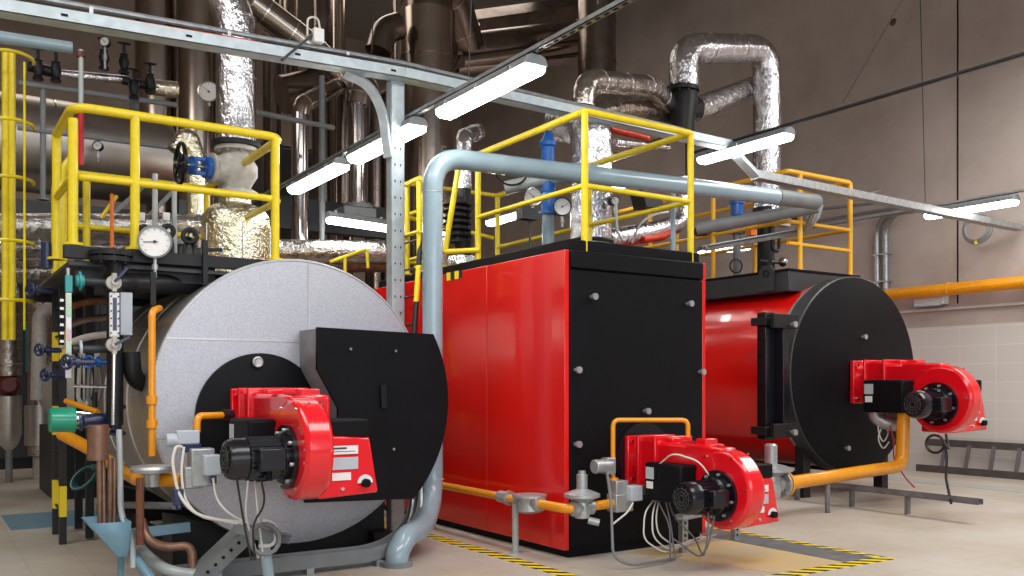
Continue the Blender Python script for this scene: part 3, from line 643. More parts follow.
# tray at the floor in front of boiler 1, rising at its right end
fa, fb = WF(205, 574, 0.14), WF(380, 551, 0.14)
fa = V((fa.x - 0.25, 6.98, 0.03)); fbx = 3.28
t = thing('floor_tray', 'galvanised cable tray on the floor before the aluminium clad boiler, curving upward', 'cable tray', (2.2, 7.0, 0))
for y in (6.92, 7.08):
    pl = fillet([V((1.55, y, 0.10)), V((3.35, y, 0.10)), V((3.80, y + 0.35, 0.30)), V((3.95, y + 0.7, 1.1))], 0.45, 10)
    m_ = MB()
    for i in range(len(pl) - 1): m_.bar(pl[i], pl[i + 1] + (pl[i + 1] - pl[i]) * 0.06, 0.012, 0.11)
    obj('side_wall', m_, mid_grey, t)
m_ = MB()
pl = fillet([V((1.55, 7.0, 0.05)), V((3.35, 7.0, 0.05)), V((3.80, 7.35, 0.26)), V((3.95, 7.7, 1.1))], 0.45, 10)
m_.tube(pl, 0.07, n=4); obj('base', m_, galv, t)
for x in (1.8, 2.6, 3.2): obj('foot', MB().box((x, 6.9, 0), (x + 0.06, 7.1, 0.05)), galv, t)
# right part
a, b = W(755, 179, 8.0), W(1019, 231, 7.8)
t, sd, up = tray('grey cable tray crossing overhead at the right below the lamps', a, b, 0.14, 0.10, galv)
obj('conduit', MB().tube([a + V((0, -0.02, 0.1)), b + V((0, -0.02, 0.1))], 0.02, n=8), galv, t)
obj('drop_arm', MB().bar(a + V((0.05, 0, 0.02)), W(737, 156, 8.0), 0.14, 0.05), galv_tray, t)
obj('cross_arm', MB().cyl(W(865, 195, 8.0), W(881, 190, 9.4), 0.012, n=8), galv, t)
# curved tray under return pipe
cpts = fillet([W(705, 246, 9.2), W(800, 229, 8.5), W(812, 222, 8.3), W(817, 205, 8.2)], 0.35, 8)
t = thing('curved_cable_tray', 'light galvanised cable tray curving down below the grey return pipe', 'cable tray', cpts[0])
for dy in (-0.06, 0.06):
    m_ = MB()
    for i in range(len(cpts) - 1): m_.bar(cpts[i] + V((0, dy, 0)), cpts[i + 1] + V((0, dy, 0)), 0.10, 0.012)
    obj('side_wall', m_, galv_tray, t)
obj('base', MB().tube([p - V((0, 0, 0.035)) for p in cpts], 0.05, n=6), galv, t)
# burner tray of boiler 3
a = V((9.62, 5.45, 0.21)); b = V((9.70, 8.0, 0.21))
t, sd, up = tray('low steel cable tray on short feet under the right burner', a, b, 0.10, 0.06, trench, name='floor_tray')
for y in (6.32, 7.07, 7.9): obj('foot', MB().box((9.63, y, 0), (9.69, y + 0.04, 0.21)), trench, t)
a, b = WF(684, 549), WF(735, 521)
a = V((6.05, 6.08, 0.30)); b = V((7.55, 7.0, 0.27)); a2 = V((6.05, 5.95, 0.3)); b2 = V((7.45, 5.98, 0.3))
t, sd, up = tray('short perforated cable tray on two feet under the middle burner', V((5.68, 5.95, 0.30)), V((6.78, 6.22, 0.30)), 0.08, 0.05, galv, name='floor_tray')
for x, y in ((5.72, 5.95), (6.63, 6.18)):
    obj('foot', MB().box((x, y, 0), (x + 0.07, y + 0.01, 0.30)).box((x, y + 0.01, 0), (x + 0.008, y + 0.05, 0.30)).box((x + 0.062, y + 0.01, 0), (x + 0.07, y + 0.05, 0.30)), galv, t)
    q = MB()
    for k in range(5): q.cbox((x + 0.035, y - 0.002, 0.05 + 0.055 * k), (0.016, 0.004, 0.026))
    o = obj('perforation', q, black, t); o['kind'] = 'stuff'

# ================================================================== fluorescent lamps
def lamp_fix(label, a, b, group=None, w=0.22):
    a = V(a); b = V(b); a, b = a + (b - a) * 0.045, b - (b - a) * 0.045; d = (b - a).normalized(); sd = V((0, 0, 1)).cross(d).normalized()
    t = thing('fluorescent_lamp', label, 'lamp', (a + b) / 2)
    def pr(mb, prof, p, q):
        return mb.prism([p + sd * x + V((0, 0, z)) for x, z in prof], q - p)
    h = w / 2
    obj('housing', pr(MB(), [(-h, 0.0), (-h * 0.8, 0.05), (-h * 0.4, 0.07), (h * 0.4, 0.07), (h * 0.8, 0.05), (h, 0.0), (h, -0.012), (-h, -0.012)], a, b), mid_grey, t, 0.006)
    df = obj('diffuser', pr(MB(), [(-h * 0.94, -0.012), (-h * 0.86, -0.06), (-h * 0.5, -0.085), (h * 0.5, -0.085), (h * 0.86, -0.06), (h * 0.94, -0.012)], a + d * 0.015, b - d * 0.015), lamp, t, 0.012)
    for p in (a + d * 0.12, b - d * 0.12): obj('hanging_clip', MB().bar(p + V((0, 0, 0.05)), p + V((0, 0, 0.10)), 0.03, 0.02), galv, t)
    for s in (-1, 1):
        for k in (0.15, 0.5, 0.85): obj('latch', MB().cbox(a + (b - a) * k + sd * s * h * 1.0, (0.02, 0.02, 0.04)), chrome, t)
    return t
LX, LH = 4.08, 4.02
def row(x, ys, h, labels, rail):
    for (y0, y1), lb in zip(ys, labels): lamp_fix(lb, (x, y0, h), (x, y1, h))
p0 = WX(440, 115, LX); p1 = WX(542, 66, LX)
row(LX, [(p0.y, p1.y)], LH, ['large glowing tube lamp nearest the top centre of the photo'], None)
q0 = WX(352, 162, LX); q1 = WX(422, 130, LX); lamp_fix('glowing tube lamp passing behind the perforated galvanised post', (LX, q0.y, LH), (LX, q1.y, LH))
q2 = WX(292, 196, LX); q3 = WX(345, 174, LX); lamp_fix('glowing tube lamp just right of the rounded yellow guard rail corner', (LX, q2.y, LH), (LX, q3.y, LH))
t, sd, up = tray('perforated lamp rail rising to the top right above the first lamp row', (LX, 2.8, LH + 0.09), (LX, 14, LH + 0.09), 0.06, 0.04, galv, name='lamp_rail')
for k in range(40):
    pass
q = MB()
for k in range(46): q.cbox((LX, 3.0 + 0.1 * k, LH + 0.088), (0.02, 0.05, 0.004))
o = obj('perforation', q, black, t); o['kind'] = 'stuff'
X2 = 8.48; a = WX(697, 160, X2); b = WX(795, 133, X2); lamp_fix('long glowing tube lamp above the right end of the pale blue pipe', (X2, a.y, 4.42), (X2, b.y, 4.42), w=0.2)
t, sd, up = tray('thin dark lamp rail running up the right wall side of the photo', (X2, 2.0, 4.51), (X2, 8.6, 4.50), 0.04, 0.03, dark_grey, name='lamp_rail')
X3 = 13.5; a = WX(922, 212, X3); b = WX(1022, 200, X3); lamp_fix('glowing tube lamp near the right wall above the yellow gas pipe', (X3, a.y, 4.22), (X3, b.y, 4.22), w=0.2)
t, sd, up = tray('lamp rail carrying the tube lamp near the right wall', (X3, 4.0, 4.31), (X3, 12.0, 4.31), 0.05, 0.04, galv, name='lamp_rail')
lamp_fix('distant tube lamp seen level above the galvanised foil pipe at left', W(324, 216, 11.5), W(392, 226, 11.5), w=0.2)
lamp_fix('distant tube lamp behind the black bellows and blue valve', W(487, 222, 13.0), W(523, 211, 12.2), w=0.2)
lamp_fix('small distant tube lamp peeking under the blue pipe behind the foil riser', W(604, 185, 11.5), W(634, 182, 11.5), w=0.18)
lamp_fix('distant tube lamp showing beneath the curved cable tray', W(697, 251, 12.5), W(752, 245, 12.2), w=0.2)
# hanging wires
hw = [((380, 128, 9), (378, 30, 9), 12), ((300, 0, 9), (288, 178, 9), 0)]
for (xx, yy, hh) in ((LX, 5.1, 12), (LX, 6.9, 12), (LX, 9.0, 12), (13.5, 8.55, 12)):
    tag(obj('hanging_wire', MB().cyl((xx, yy, (LH if xx < 5 else 4.22) + 0.19), (xx + (0.0 if xx > 5 else 0.4), yy + 0.2, hh), 0.006, n=6), cable_black),
        {5.1: 'thin dark wire holding up the nearest tube lamp', 6.9: 'thin dark wire above the tube lamp behind the post', 9.0: 'thin dark wire above the third lamp of the left row', 8.55: 'thin dark wire above the lamp at the right wall'}[yy], 'wire')
p = WX(843, 103, X2); tag(obj('hanging_wire', MB().cyl(p, WX(905, -5, X2 + 1.2), 0.006, n=6), cable_black), 'slanting thin wire across the upper right wall to the dark lamp rail', 'wire')
tag(obj('wall_hole', MB().lathe([(0.07, 0), (0.05, -0.012), (0.02, -0.015)], WX(893, 22, 14.999), (1, 0, 0), 9), rust), 'small dark broken hole high in the right wall', 'hole')
# socket on the tray
sp = W(318, 36, 7.9)
t = thing('junction_box', 'small white junction box with cable loop above the long cable tray', 'junction box', sp)
obj('box', MB().cbox(sp, (0.10, 0.07, 0.13)), white, t, 0.01); obj('arm', MB().bar(W(282, 60, 7.85), W(313, 34, 7.92), 0.03, 0.02), dark_grey, t)
obj('cable', MB().tube(fillet([sp + V((0.02, 0, 0.06)), sp + V((0.0, 0, 0.17)), sp + V((-0.1, 0, 0.15)), sp + V((-0.1, 0, -0.02))], 0.08), 0.01, n=8), cable_white, t)

# ================================================================== right wall things
GX = 14.75; a = WX(880, 297, GX); b = WX(1024, 284.5, GX); dirv = (b - a).normalized()
t = thing('gas_pipe', 'thick yellow gas pipe running along the right wall', 'pipe', (GX, 8, 3.0))
obj('pipe_run', MB().cyl((GX, 3.0, 3.13), (GX, 13, 3.13), 0.105, n=24), gas_yellow, t)
for y in (8.9, 7.6, 11.2): obj('bracket', MB().ring((GX, y, 3.13), (0, 1, 0), 0.112, 0.012, 24).box((GX + 0.1, y - 0.02, 3.1), (14.99, y + 0.02, 3.16)), gas_yellow, t)
p = WX(929, 302, 14.85)
t = thing('emergency_light', 'small white emergency light under the yellow wall gas pipe', 'lamp', p)
obj('base', MB().box(p + V((-0.02, -0.28, -0.05)), (15.0, p.y + 0.28, p.z + 0.09)), white, t, 0.015); obj('lens', MB().box(p + V((-0.09, -0.24, -0.08)), p + V((0.0, 0.24, -0.01))), label_grey, t, 0.02)
cpts = [WX(882, 330, 14.9), WX(881, 228, 14.9), WX(890, 214, 14.7), W(925, 208, WX(925, 208, 14.0).y)]
t = thing('conduit_pair', 'galvanised conduit rising on the right wall and bending toward the lamp', 'conduit', cpts[0])
for k in (-0.09, 0.09): obj('tube', MB().tube(fillet([p + V((0, k, 0)) for p in cpts], 0.35, 8), 0.055, n=12), galv, t)
for z in (2.9, 3.4, 3.9): obj('clamp', MB().cbox((14.9, cpts[0].y, z), (0.14, 0.34, 0.03)), galv, t)
p = WX(976, 229, 14.6)
t = thing('cable_coil', 'round coil of grey cable hanging under the right wall lamp', 'cable', p - V((0, 0, 0.3)))
for k, r in enumerate((0.18, 0.205, 0.23)): obj('loop', MB().ring(p + V((0.02 * k, 0, 0)), (1, 0.1, 0), r, 0.022, 30), mid_grey, t)
obj('tie', MB().cbox(p + V((0.02, 0, -0.2)), (0.07, 0.04, 0.09)), yellow, t)
tag(obj('wall_pipe', MB().cyl(WX(815, 222, 14.8), WX(905, 206, 14.8), 0.035, n=10), mid_grey), 'thin grey pipe on the right wall behind the amber guard rail', 'pipe')
tag(obj('wall_pipe', MB().cyl(WX(822, 209, 14.6), WX(875, 203, 14.6), 0.03, n=10), mid_grey), 'short upper thin grey pipe on the right wall beside the tray', 'pipe')
# ladder on floor at wall
t = thing('metal_ladder', 'grey metal ladder lying on its side against the right wall', 'ladder', (14.8, 8, 0))
lm = mat('weathered_ladder_metal', (0.13, 0.12, 0.12), 0.45, 0.4, noise=0.3)
obj('stile', MB().bar((14.66, 9.45, 0.06), (14.66, 4.6, 0.06), 0.035, 0.12), lm, t)
obj('stile', MB().bar((14.90, 9.4, 0.50), (14.90, 4.6, 0.50), 0.035, 0.12), lm, t)
for k in range(11): y = 9.0 - 0.42 * k; obj('rung', MB().bar((14.67, y, 0.06), (14.89, y + 0.05, 0.48), 0.06, 0.03), lm, t)

# ================================================================== floor marks
def strip(name, label, pts, m, h=0.004):
    return tag(obj(name, MB().prism([V((p[0], p[1], 0.0)) for p in pts], (0, 0, h)), m), label, name.replace('_', ' '))
strip('hazard_tape', 'black and yellow hazard tape on the floor beside the box boiler', [(4.24, 4.6), (4.37, 4.6), (4.37, 10.0), (4.24, 10.0)], tape)
strip('hazard_tape', 'black and yellow tape across the channel end in front of middle burner', [(5.2, 4.76), (7.08, 4.76), (7.08, 4.90), (5.2, 4.90)], tape)
strip('hazard_tape', 'thin black and yellow tape along the far side of the floor channel', [(6.98, 4.905), (7.08, 4.905), (7.08, 6.9), (6.98, 6.9)], tape)
strip('channel_cover', 'grey steel channel cover in the floor right of middle burner', [(6.58, 4.905), (6.975, 4.905), (6.975, 6.9), (6.58, 6.9)], trench, 0.006)
stn = mat('ochre_stained_screed', (0.60, 0.42, 0.16), 0.5, nscale=1.6, col2=(0.45, 0.38, 0.28), noise=0.1)
strip('stained_floor_patch', 'ochre stained screed patch on the floor under the middle burner', [(5.75, 4.905), (6.575, 4.905), (6.575, 6.28), (5.35, 6.28)], stn, 0.004)
pb_ = mat('worn_blue_floor_paint', (0.30, 0.37, 0.38), 0.5, nscale=3, col2=(0.45, 0.40, 0.33), noise=0.1)
strip('painted_floor_line', 'worn pale blue painted line on the floor near the ladder', [(12.9, 2.0), (13.4, 2.0), (13.4, 12), (12.9, 12)], pb_)
strip('floor_plate', 'pale blue grey plate set in the floor behind the banded post', [(0.85, 10.7), (1.9, 10.7), (1.9, 12.0), (0.85, 12.0)], blue_mat)

# ================================================================== gas train of boiler 2
gx, gy, gh = 4.5, 6.0, 0.48
t = thing('gas_supply_pipe', 'yellow gas pipe along the red side of the box boiler with valve and support', 'pipe', (gx, 8, 0))
obj('pipe_run', MB().tube(fillet([V((gx, 10.1, gh)), V((gx, 6.72, gh))], 0), 0.036, n=16), gas_yellow, t)
obj('pipe_run', MB().tube(fillet([V((gx, 6.42, gh)), V((gx, gy, gh)), V((5.06, gy, gh + 0.02))], 0.12), 0.04, n=16), gas_yellow, t)
p = WX(504, 497, gx); obj('coupling', MB().cyl((gx, p.y - 0.07, gh), (gx, p.y + 0.07, gh), 0.055, n=8).cyl((gx, p.y - 0.1, gh), (gx, p.y - 0.07, gh), 0.07, n=8), zinc, t)
vl = obj('gas_filter', MB().lathe([(0.09, -0.09), (0.12, -0.07), (0.11, 0.0), (0.12, 0.04), (0.15, 0.045), (0.15, 0.065), (0.04, 0.075)], (gx, 6.57, gh), (0, 0, 1), 24).cyl((gx, 6.40, gh), (gx, 6.74, gh), 0.065, n=16), zinc, t)
fs = WF(516, 553); obj('support', MB().cyl((gx, fs.y, 0), (gx, fs.y, gh - 0.03), 0.03, n=12).cyl((gx, fs.y, 0), (gx, fs.y, 0.01), 0.06, n=12), pale_grey, t)
p = W(582, 508, gy)
rgp = obj('pressure_regulator', MB().lathe([(0.06, -0.08), (0.07, -0.03), (0.06, 0.05), (0.11, 0.08), (0.15, 0.095), (0.15, 0.12), (0.10, 0.14), (0.045, 0.16), (0.045, 0.28), (0.03, 0.285), (0.03, 0.31)], (p.x, gy, gh), (0, 0, 1), 28).cyl((p.x - 0.1, gy, gh), (p.x + 0.1, gy, gh), 0.062, n=16), zinc, t)
obj('drain_plug', MB().cyl((p.x + 0.05, gy - 0.02, gh - 0.10), (p.x + 0.12, gy - 0.08, gh - 0.12), 0.03, n=10), zinc, rgp)
p = W(620, 497, gy)
vb = obj('solenoid_valve', MB().cbox((p.x, gy, gh + 0.02), (0.19, 0.13, 0.15)).cbox((p.x - 0.02, gy + 0.0, gh + 0.14), (0.13, 0.11, 0.14)), zinc, t, 0.008)
obj('coil_box', MB().cbox((p.x + 0.09, gy - 0.06, gh + 0.10), (0.13, 0.12, 0.13)), label_grey, vb, 0.01)
ps = W(605, 466, gy + 0.05); obj('pressure_switch', MB().cyl(ps - V((0.12, 0, 0)), ps + V((0.06, 0, 0)), 0.06, n=16).cbox(ps + V((0.04, 0, 0)), (0.09, 0.09, 0.14)), zinc, t, 0.008)
l0 = W(613, 480, 6.05); l1 = W(613, 420, 6.05); l2 = W(688, 420, 5.75); l3 = W(688, 437, 5.75)
t = thing('pilot_gas_pipe', 'thin yellow pipe looping over the middle burner', 'pipe', l0)
obj('pipe_run', MB().tube(fillet([l0, l1, l2, l3], 0.06), 0.02, n=12), gas_yellow, t)
obj('fitting', MB().cyl(l0 - V((0, 0, 0.05)), l0 + V((0, 0, 0.02)), 0.045, n=8), gas_yellow, t)
cable('grey cable hanging from the middle gas valve to the burner tray foot', [W(607, 472, 5.9), W(611, 500, 5.85), WF(613, 558, 0.10), WF(632, 566, 0.03), WF(665, 560, 0.03), W(684, 556, 5.9)], 0.012, cable_grey, 0.1)
cable('thin white cable from the middle gas valve block down to the grey cable', [W(633, 503, 5.88), W(628, 512, 5.84), W(613, 524, 5.83)], 0.008, cable_white, 0.05)
# gas train of boiler 3
a = W(783, 484, 6.9); b = W(897, 467, 7.0); c = W(909, 463, 7.0); 
t = thing('gas_supply_pipe', 'orange yellow gas pipe running below the right burner with grey regulator', 'pipe', (a.x, 6.9, 0.3))
obj('pipe_run', MB().tube(fillet([a, b + V((0.1, 0, 0.01)), V((b.x + 0.14, 7.0, 1.15))], 0.16), 0.078, n=20), gas_yellow, t)
fl = MB(); flange(fl, a + V((0.02, 0, 0)), (1, 0, 0), 0.15, 0.03); obj('flange', fl, gas_yellow, t)
fl = MB(); flange(fl, a + V((-0.03, 0, 0)), (1, 0, 0), 0.15, 0.03); obj('flange', fl, zinc, t)
rc = a + V((-0.20, 0.0, 0.0))
obj('pressure_regulator', MB().lathe([(0.10, -0.14), (0.12, -0.04), (0.10, 0.10), (0.16, 0.14), (0.24, 0.16), (0.24, 0.19), (0.15, 0.22), (0.07, 0.24), (0.07, 0.44), (0.05, 0.46)], rc, (0, 0, 1), 30).cyl(rc - V((0.2, 0, 0)), rc + V((0.17, 0, 0)), 0.10, n=20), zinc, t)
obj('support_leg', MB().cyl((a.x + 0.8, 6.92, 0), (a.x + 0.8, 6.92, a.z), 0.03, n=10), trench, t)
el = [P3(-0.26, 0.30, -0.2), P3(-0.26, 0.30, -0.36), P3(-0.20, 0.42, -0.42), P3(-0.05, 0.5, -0.42)]
obj('flexible_elbow', MB().tube(fillet(el, 0.12), 0.09, n=20), zinc, t)

# gas train of boiler 1
Y1 = 7.0
def w1(px, py, Y=6.95): return W(px, py, Y)
t = thing('gas_supply_pipe', 'yellow gas pipe with grey valves in front of the aluminium clad boiler', 'pipe', w1(150, 540))
obj('pipe_run', MB().tube(fillet([w1(120, 470, 8.2), w1(138, 480, 7.2), w1(182, 480)], 0.1), 0.05, n=18), gas_yellow, t)
rg_ = w1(152, 470, 7.0); obj('diaphragm', MB().lathe([(0.05, -0.12), (0.06, -0.03), (0.14, -0.015), (0.15, 0.01), (0.14, 0.03), (0.04, 0.04)], rg_, (0, 0, 1), 28), zinc, t)
obj('stem_pipe', MB().cyl(w1(140, 478, 6.9) , w1(140, 545, 6.9), 0.028, n=10), rust, t)
vbl = w1(201, 467, 6.85)
vv = obj('solenoid_valve', MB().cbox(vbl, (0.17, 0.13, 0.28)).cbox(vbl + V((-0.06, 0, -0.07)), (0.14, 0.12, 0.16)), zinc, t, 0.012)
obj('coil_box', MB().cbox(vbl + V((0.05, -0.09, 0.02)), (0.12, 0.10, 0.15)), label_grey, vv, 0.01); obj('plug', MB().cbox(vbl + V((0.06, -0.10, -0.08)), (0.04, 0.06, 0.07)), navy, vv, 0.006)
pz = w1(187, 437, 6.9)
pp_ = obj('pressure_switch', MB().cbox(pz, (0.16, 0.1, 0.10)).cyl(pz - V((0.15, 0, 0.02)), pz - V((0.06, 0, 0.02)), 0.05, n=16), label_grey, t, 0.008)
obj('switch_base', MB().cbox(pz + V((0.03, 0, -0.08)), (0.12, 0.1, 0.06)), navy, pp_, 0.006)
t = thing('pilot_gas_pipe', 'short bent yellow pipe joining the left gas valve to the burner', 'pipe', pz)
obj('pipe_run', MB().tube(fillet([w1(197, 432, 6.9), w1(197, 416, 6.9), w1(230, 415, 7.1)], 0.06), 0.026, n=12), gas_yellow, t)
obj('union', MB().cyl(w1(222, 415, 7.05), w1(231, 415, 7.1), 0.045, n=8), black_iron, t)
t = thing('vent_pipe', 'vertical yellow vent pipe left of the speckled boiler end', 'pipe', w1(152, 455, 7.4))
obj('pipe_run', MB().tube(fillet([w1(152, 456, 7.35), w1(152, 311, 7.35), w1(160, 308, 7.5), w1(150, 316, 8.6)], 0.06), 0.027, n=12), gas_yellow, t)
for y in (424, 400): obj('coupling', MB().cyl(w1(152, y - 4, 7.35), w1(152, y + 4, 7.35), 0.04, n=10), gas_yellow, t)
cable('white cable pair looping from the left pressure switch to the sloping arm', [w1(182, 447, 6.8), w1(176, 446, 6.78), w1(172, 460, 6.75), w1(178, 495, 6.7), w1(195, 515, 6.6), w1(245, 525, 6.5)], 0.011, cable_white, 0.12)
cable('second white cable beside the first below the left gas valve', [w1(184, 447, 6.78), w1(181, 470, 6.75), w1(184, 500, 6.7), w1(200, 518, 6.6), w1(243, 522, 6.52)], 0.010, cable_white, 0.12)
cable('thin white cable from the coil box of the left valve', [w1(213, 478, 6.72), w1(216, 500, 6.7), w1(230, 515, 6.6), w1(250, 524, 6.5)], 0.008, cable_white, 0.1)
t = thing('plug_connector', 'dark blue connector on white cable under the left gas valve', 'connector', w1(176, 498, 6.7))
obj('shell', MB().cbox(w1(178, 497, 6.72), (0.07, 0.06, 0.12)), navy, t, 0.01); obj('gland', MB().cyl(w1(178, 503, 6.72), w1(179, 509, 6.70), 0.022, n=10), navy, t)
# sloping galvanised arm
t = thing('cable_support', 'sloping galvanised channel arm carrying cables in front of left boiler', 'cable support', WF(205, 590))
A = w1(193, 572, 6.75); B = w1(244, 524, 6.6); Cc = w1(284, 534, 6.35)
def chan(mb, p, q, w, h):
    d = (q - p).normalized(); s_ = V((0, -1, 0)); s_ = (s_ - d * s_.dot(d)).normalized(); u_ = d.cross(s_)
    if u_.z < 0: u_ = -u_
    mb.prism([p - s_ * w / 2, p + s_ * w / 2, p + s_ * w / 2 - u_ * h, p + s_ * (w / 2 - 0.006) - u_ * h, p + s_ * (w / 2 - 0.006) - u_ * 0.006, p - s_ * (w / 2 - 0.006) - u_ * 0.006, p - s_ * (w / 2 - 0.006) - u_ * h, p - s_ * w / 2 - u_ * h], q - p)
m_ = MB(); chan(m_, A, B, 0.24, 0.10); obj('channel', m_, mid_grey, t)
m_ = MB(); chan(m_, B - (Cc - B) * 0.02, Cc, 0.24, 0.07); obj('channel', m_, mid_grey, t)
q = MB()
for k in range(5): q.cyl(A + (B - A) * (0.2 + 0.15 * k) + V((0, -0.125, -0.05)), A + (B - A) * (0.2 + 0.15 * k) + V((0, -0.12, -0.05)), 0.012, n=10)
o = obj('perforation', q, black, t); o['kind'] = 'stuff'
obj('strut', MB().cyl(V((Cc.x - 0.09, 6.36, 0)), V((Cc.x - 0.13, 6.40, Cc.z - 0.03)), 0.04, n=16), blue_grey, t)
cp = w1(263, 540, 6.28); cl = []
for k in range(30):
    a = 2 * PI * k / 13; cl.append(cp + V((0.10 * math.cos(a), 0.04 * math.sin(a) - 0.002 * k, 0.10 * math.sin(a) + 0.0006 * k)))
cable('coil of grey cable hanging at the end of the sloping arm', cl, 0.014, cable_grey, 0)
cable('thick white cable loop over the sloping arm end', [cp + V((0.0, 0, 0.14)), cp + V((0.10, 0, 0.10)), cp + V((0.08, 0, -0.05)), cp + V((-0.03, 0, -0.04))], 0.014, cable_white, 0.08)

# ================================================================== pipework above boilers 2 and 3
def ptube(name, label, cat, pts, r, m, bend=0.0, n=24, bands=0, bm=None, group=None):
    pts = [V(p) for p in pts]; fp_ = fillet(pts, bend, 9); t = thing(name, label, cat, min(pts, key=lambda p: p.z), group)
    obj('pipe_run', MB().tube(fp_, r, n=n), m, t)
    if bands:
        L = sum((fp_[i + 1] - fp_[i]).length for i in range(len(fp_) - 1)); 
        for k in range(bands):
            s_ = L * (k + 0.5) / bands; i = 0
            while i < len(fp_) - 2 and s_ > (fp_[i + 1] - fp_[i]).length: s_ -= (fp_[i + 1] - fp_[i]).length; i += 1
            d = (fp_[i + 1] - fp_[i]).normalized(); p = fp_[i] + d * s_
            obj('band', MB().cyl(p - d * 0.012, p + d * 0.012, r * 1.035, n=n), bm or m, t)
    return t
foil_d = mat('dusky_foil', (0.55, 0.50, 0.46), 0.24, 0.95, noise=0.4, nscale=8, bump=0.9, bscale=11)
# inverted U on boiler 3
u1, u2, u3, u4 = W(684, 88, 9.5), W(684, 48, 9.5), W(767, 49, 9.5), W(767, 212, 9.5)
t = ptube('steam_pipe', 'crinkled foil pipe in an inverted U above the right end of the hall', 'pipe', [u1, u2, u3, u4], 0.21, foil, 0.42, 32, 7, foil)
ptube('branch_pipe', 'slanting foil pipe joining the black flanged valve to the U shaped pipe', 'pipe', [W(694, 110, 9.6), W(757, 86, 9.9)], 0.17, foil_h, 0, 28, 2, foil)
t = thing('check_valve', 'black flanged valve body under the left leg of the foil U pipe', 'valve', W(685, 130, 9.5))
f1 = MB(); flange(f1, W(682, 90, 9.5), (0, 0, 1), 0.24, 0.06, 10); obj('flange', f1, black_iron, t)
obj('body', MB().lathe([(0.19, 0), (0.20, -0.12), (0.17, -0.42), (0.16, -0.62)], W(684, 92, 9.5), V((0.06, 0, 1)), 24).cyl(W(684, 108, 9.5), W(696, 108, 9.55), 0.15), black_iron, t)
obj('tail_pipe', MB().cyl(W(690, 128, 9.55), W(690, 190, 9.55), 0.07), dark_grey, t)
cc_ = W(766, 210, 9.5)
t = thing('outlet_pipe', 'black vertical pipe joining the foil U pipe to the right boiler', 'pipe', (cc_.x, 9.5, 3.09))
obj('pipe_run', MB().cyl((cc_.x, 9.5, 3.09), (cc_.x, 9.5, cc_.z), 0.13), black_iron, t)
f1 = MB(); flange(f1, (cc_.x, 9.5, cc_.z), (0, 0, 1), 0.20, 0.05); obj('flange', f1, black_iron, t)
p = W(783, 262, 9.3); t2 = MB().cyl((cc_.x, 9.4, p.z), p, 0.03, n=10).ball(p, 0.075, (0, -1, 0)); obj('ball_valve', t2, chrome, t)
obj('lever', MB().bar((cc_.x - 0.32, 9.35, p.z + 0.0), (cc_.x - 0.1, 9.38, p.z), 0.03, 0.03), black_iron, t)
for i, (px, py) in enumerate(((782, 222), (800, 220))):
    obj('instrument_box', MB().cbox(W(px, py, 9.2), (0.22, 0.14, 0.14)), [white_iron, dark_grey][i], t, 0.01)
cable('thin black loop of cable hanging beside the black outlet pipe of the right boiler', [W(772, 228, 9.1), W(772, 250, 9.1), W(779, 252, 9.1), W(779, 232, 9.1)], 0.025, cable_black, 0.1)
# blue valve at right
bp = W(737, 215, 9.6)
t = thing('control_valve', 'dark blue valve with thin neck behind the grey return pipe', 'valve', W(737, 272, 9.6))
obj('actuator', MB().lathe([(0.05, -0.05), (0.09, 0.0), (0.10, 0.15), (0.12, 0.16), (0.12, 0.24), (0.06, 0.26), (0.06, 0.36)], bp, (0, 0, 1), 20), blue, t)
obj('body', MB().lathe([(0.09, -0.02), (0.12, -0.10), (0.10, -0.2), (0.12, -0.28)], bp, (0, 0, 1), 20), blue, t)
obj('stem_pipe', MB().cyl(bp - V((0, 0, 0.28)), (bp.x, bp.y, 3.09), 0.06), mid_grey, t)
obj('chain_ring', MB().ring(W(736, 266, 9.5), (0.3, 1, 0), 0.10, 0.012, 24), cable_black, t)
tag(obj('flow_switch', MB().cbox(W(751, 228, 9.4), (0.11, 0.10, 0.22)), orange), 'small orange red switch between dark blue valve and black outlet pipe', 'switch')
ptube('drain_pipe', 'brownish grey pipe at the left of the dark blue valve', 'pipe', [W(697, 232, 9.9), W(733, 229, 9.9)], 0.07, steel_dark, 0, 20)

# big riser on boiler 2
rc = W(591, 240, 8.2); rx_, ry_ = rc.x, 8.2; rtop = W(591, 116, 8.2).z
t = ptube('flue_riser', 'wide smooth foil riser standing on top of the box boiler', 'pipe', [(rx_, ry_, 2.79), (rx_, ry_, rtop - 0.1), (rx_ + 0.1, ry_ + 0.7, rtop + 0.12)], 0.235, foil, 0.2, 36, 4, foil)
for z in (3.02, 3.075, 3.13): obj('collar', MB().ring((rx_, ry_, z), (0, 0, 1), 0.24, 0.024, 36, 8), black_iron, t)
dg = V((rx_ + 0.06, ry_ - 0.24, W(601, 200, 7.95).z)); obj('thermometer', MB().lathe([(0.05, -0.03), (0.055, 0.0), (0.055, 0.02), (0.045, 0.022)], dg, (-0.2, -1, 0), 20), chrome, t)
ptube('foil_pipe', 'dusky foil pipe with elbow above the yellow rail corner', 'pipe', [W(583, 132, 8.6), W(583, 80, 8.6), W(652, 86, 9.2), W(668, 104, 9.6)], 0.135, foil_d, 0.28, 28, 5, foil)
t = ptube('foil_duct', 'large dull foil duct behind the yellow rail under the dusky elbow', 'duct', [W(588, 120, 9.6), W(610, 106, 9.7), W(640, 106, 9.8), W(683, 124, 9.9)], 0.21, foil_d, 0.3, 32)
ptube('red_wrapped_pipe', 'foil pipe with bright red wrapping under the yellow top rail', 'pipe', [W(610, 129, 8.6), W(648, 138, 8.6)], 0.045, foil_red, 0, 14)
ptube('brass_pipe', 'warm brassy pipe beneath the red wrapped pipe', 'pipe', [W(612, 158, 9.0), W(672, 138, 9.6)], 0.06, foil_warm, 0, 14)
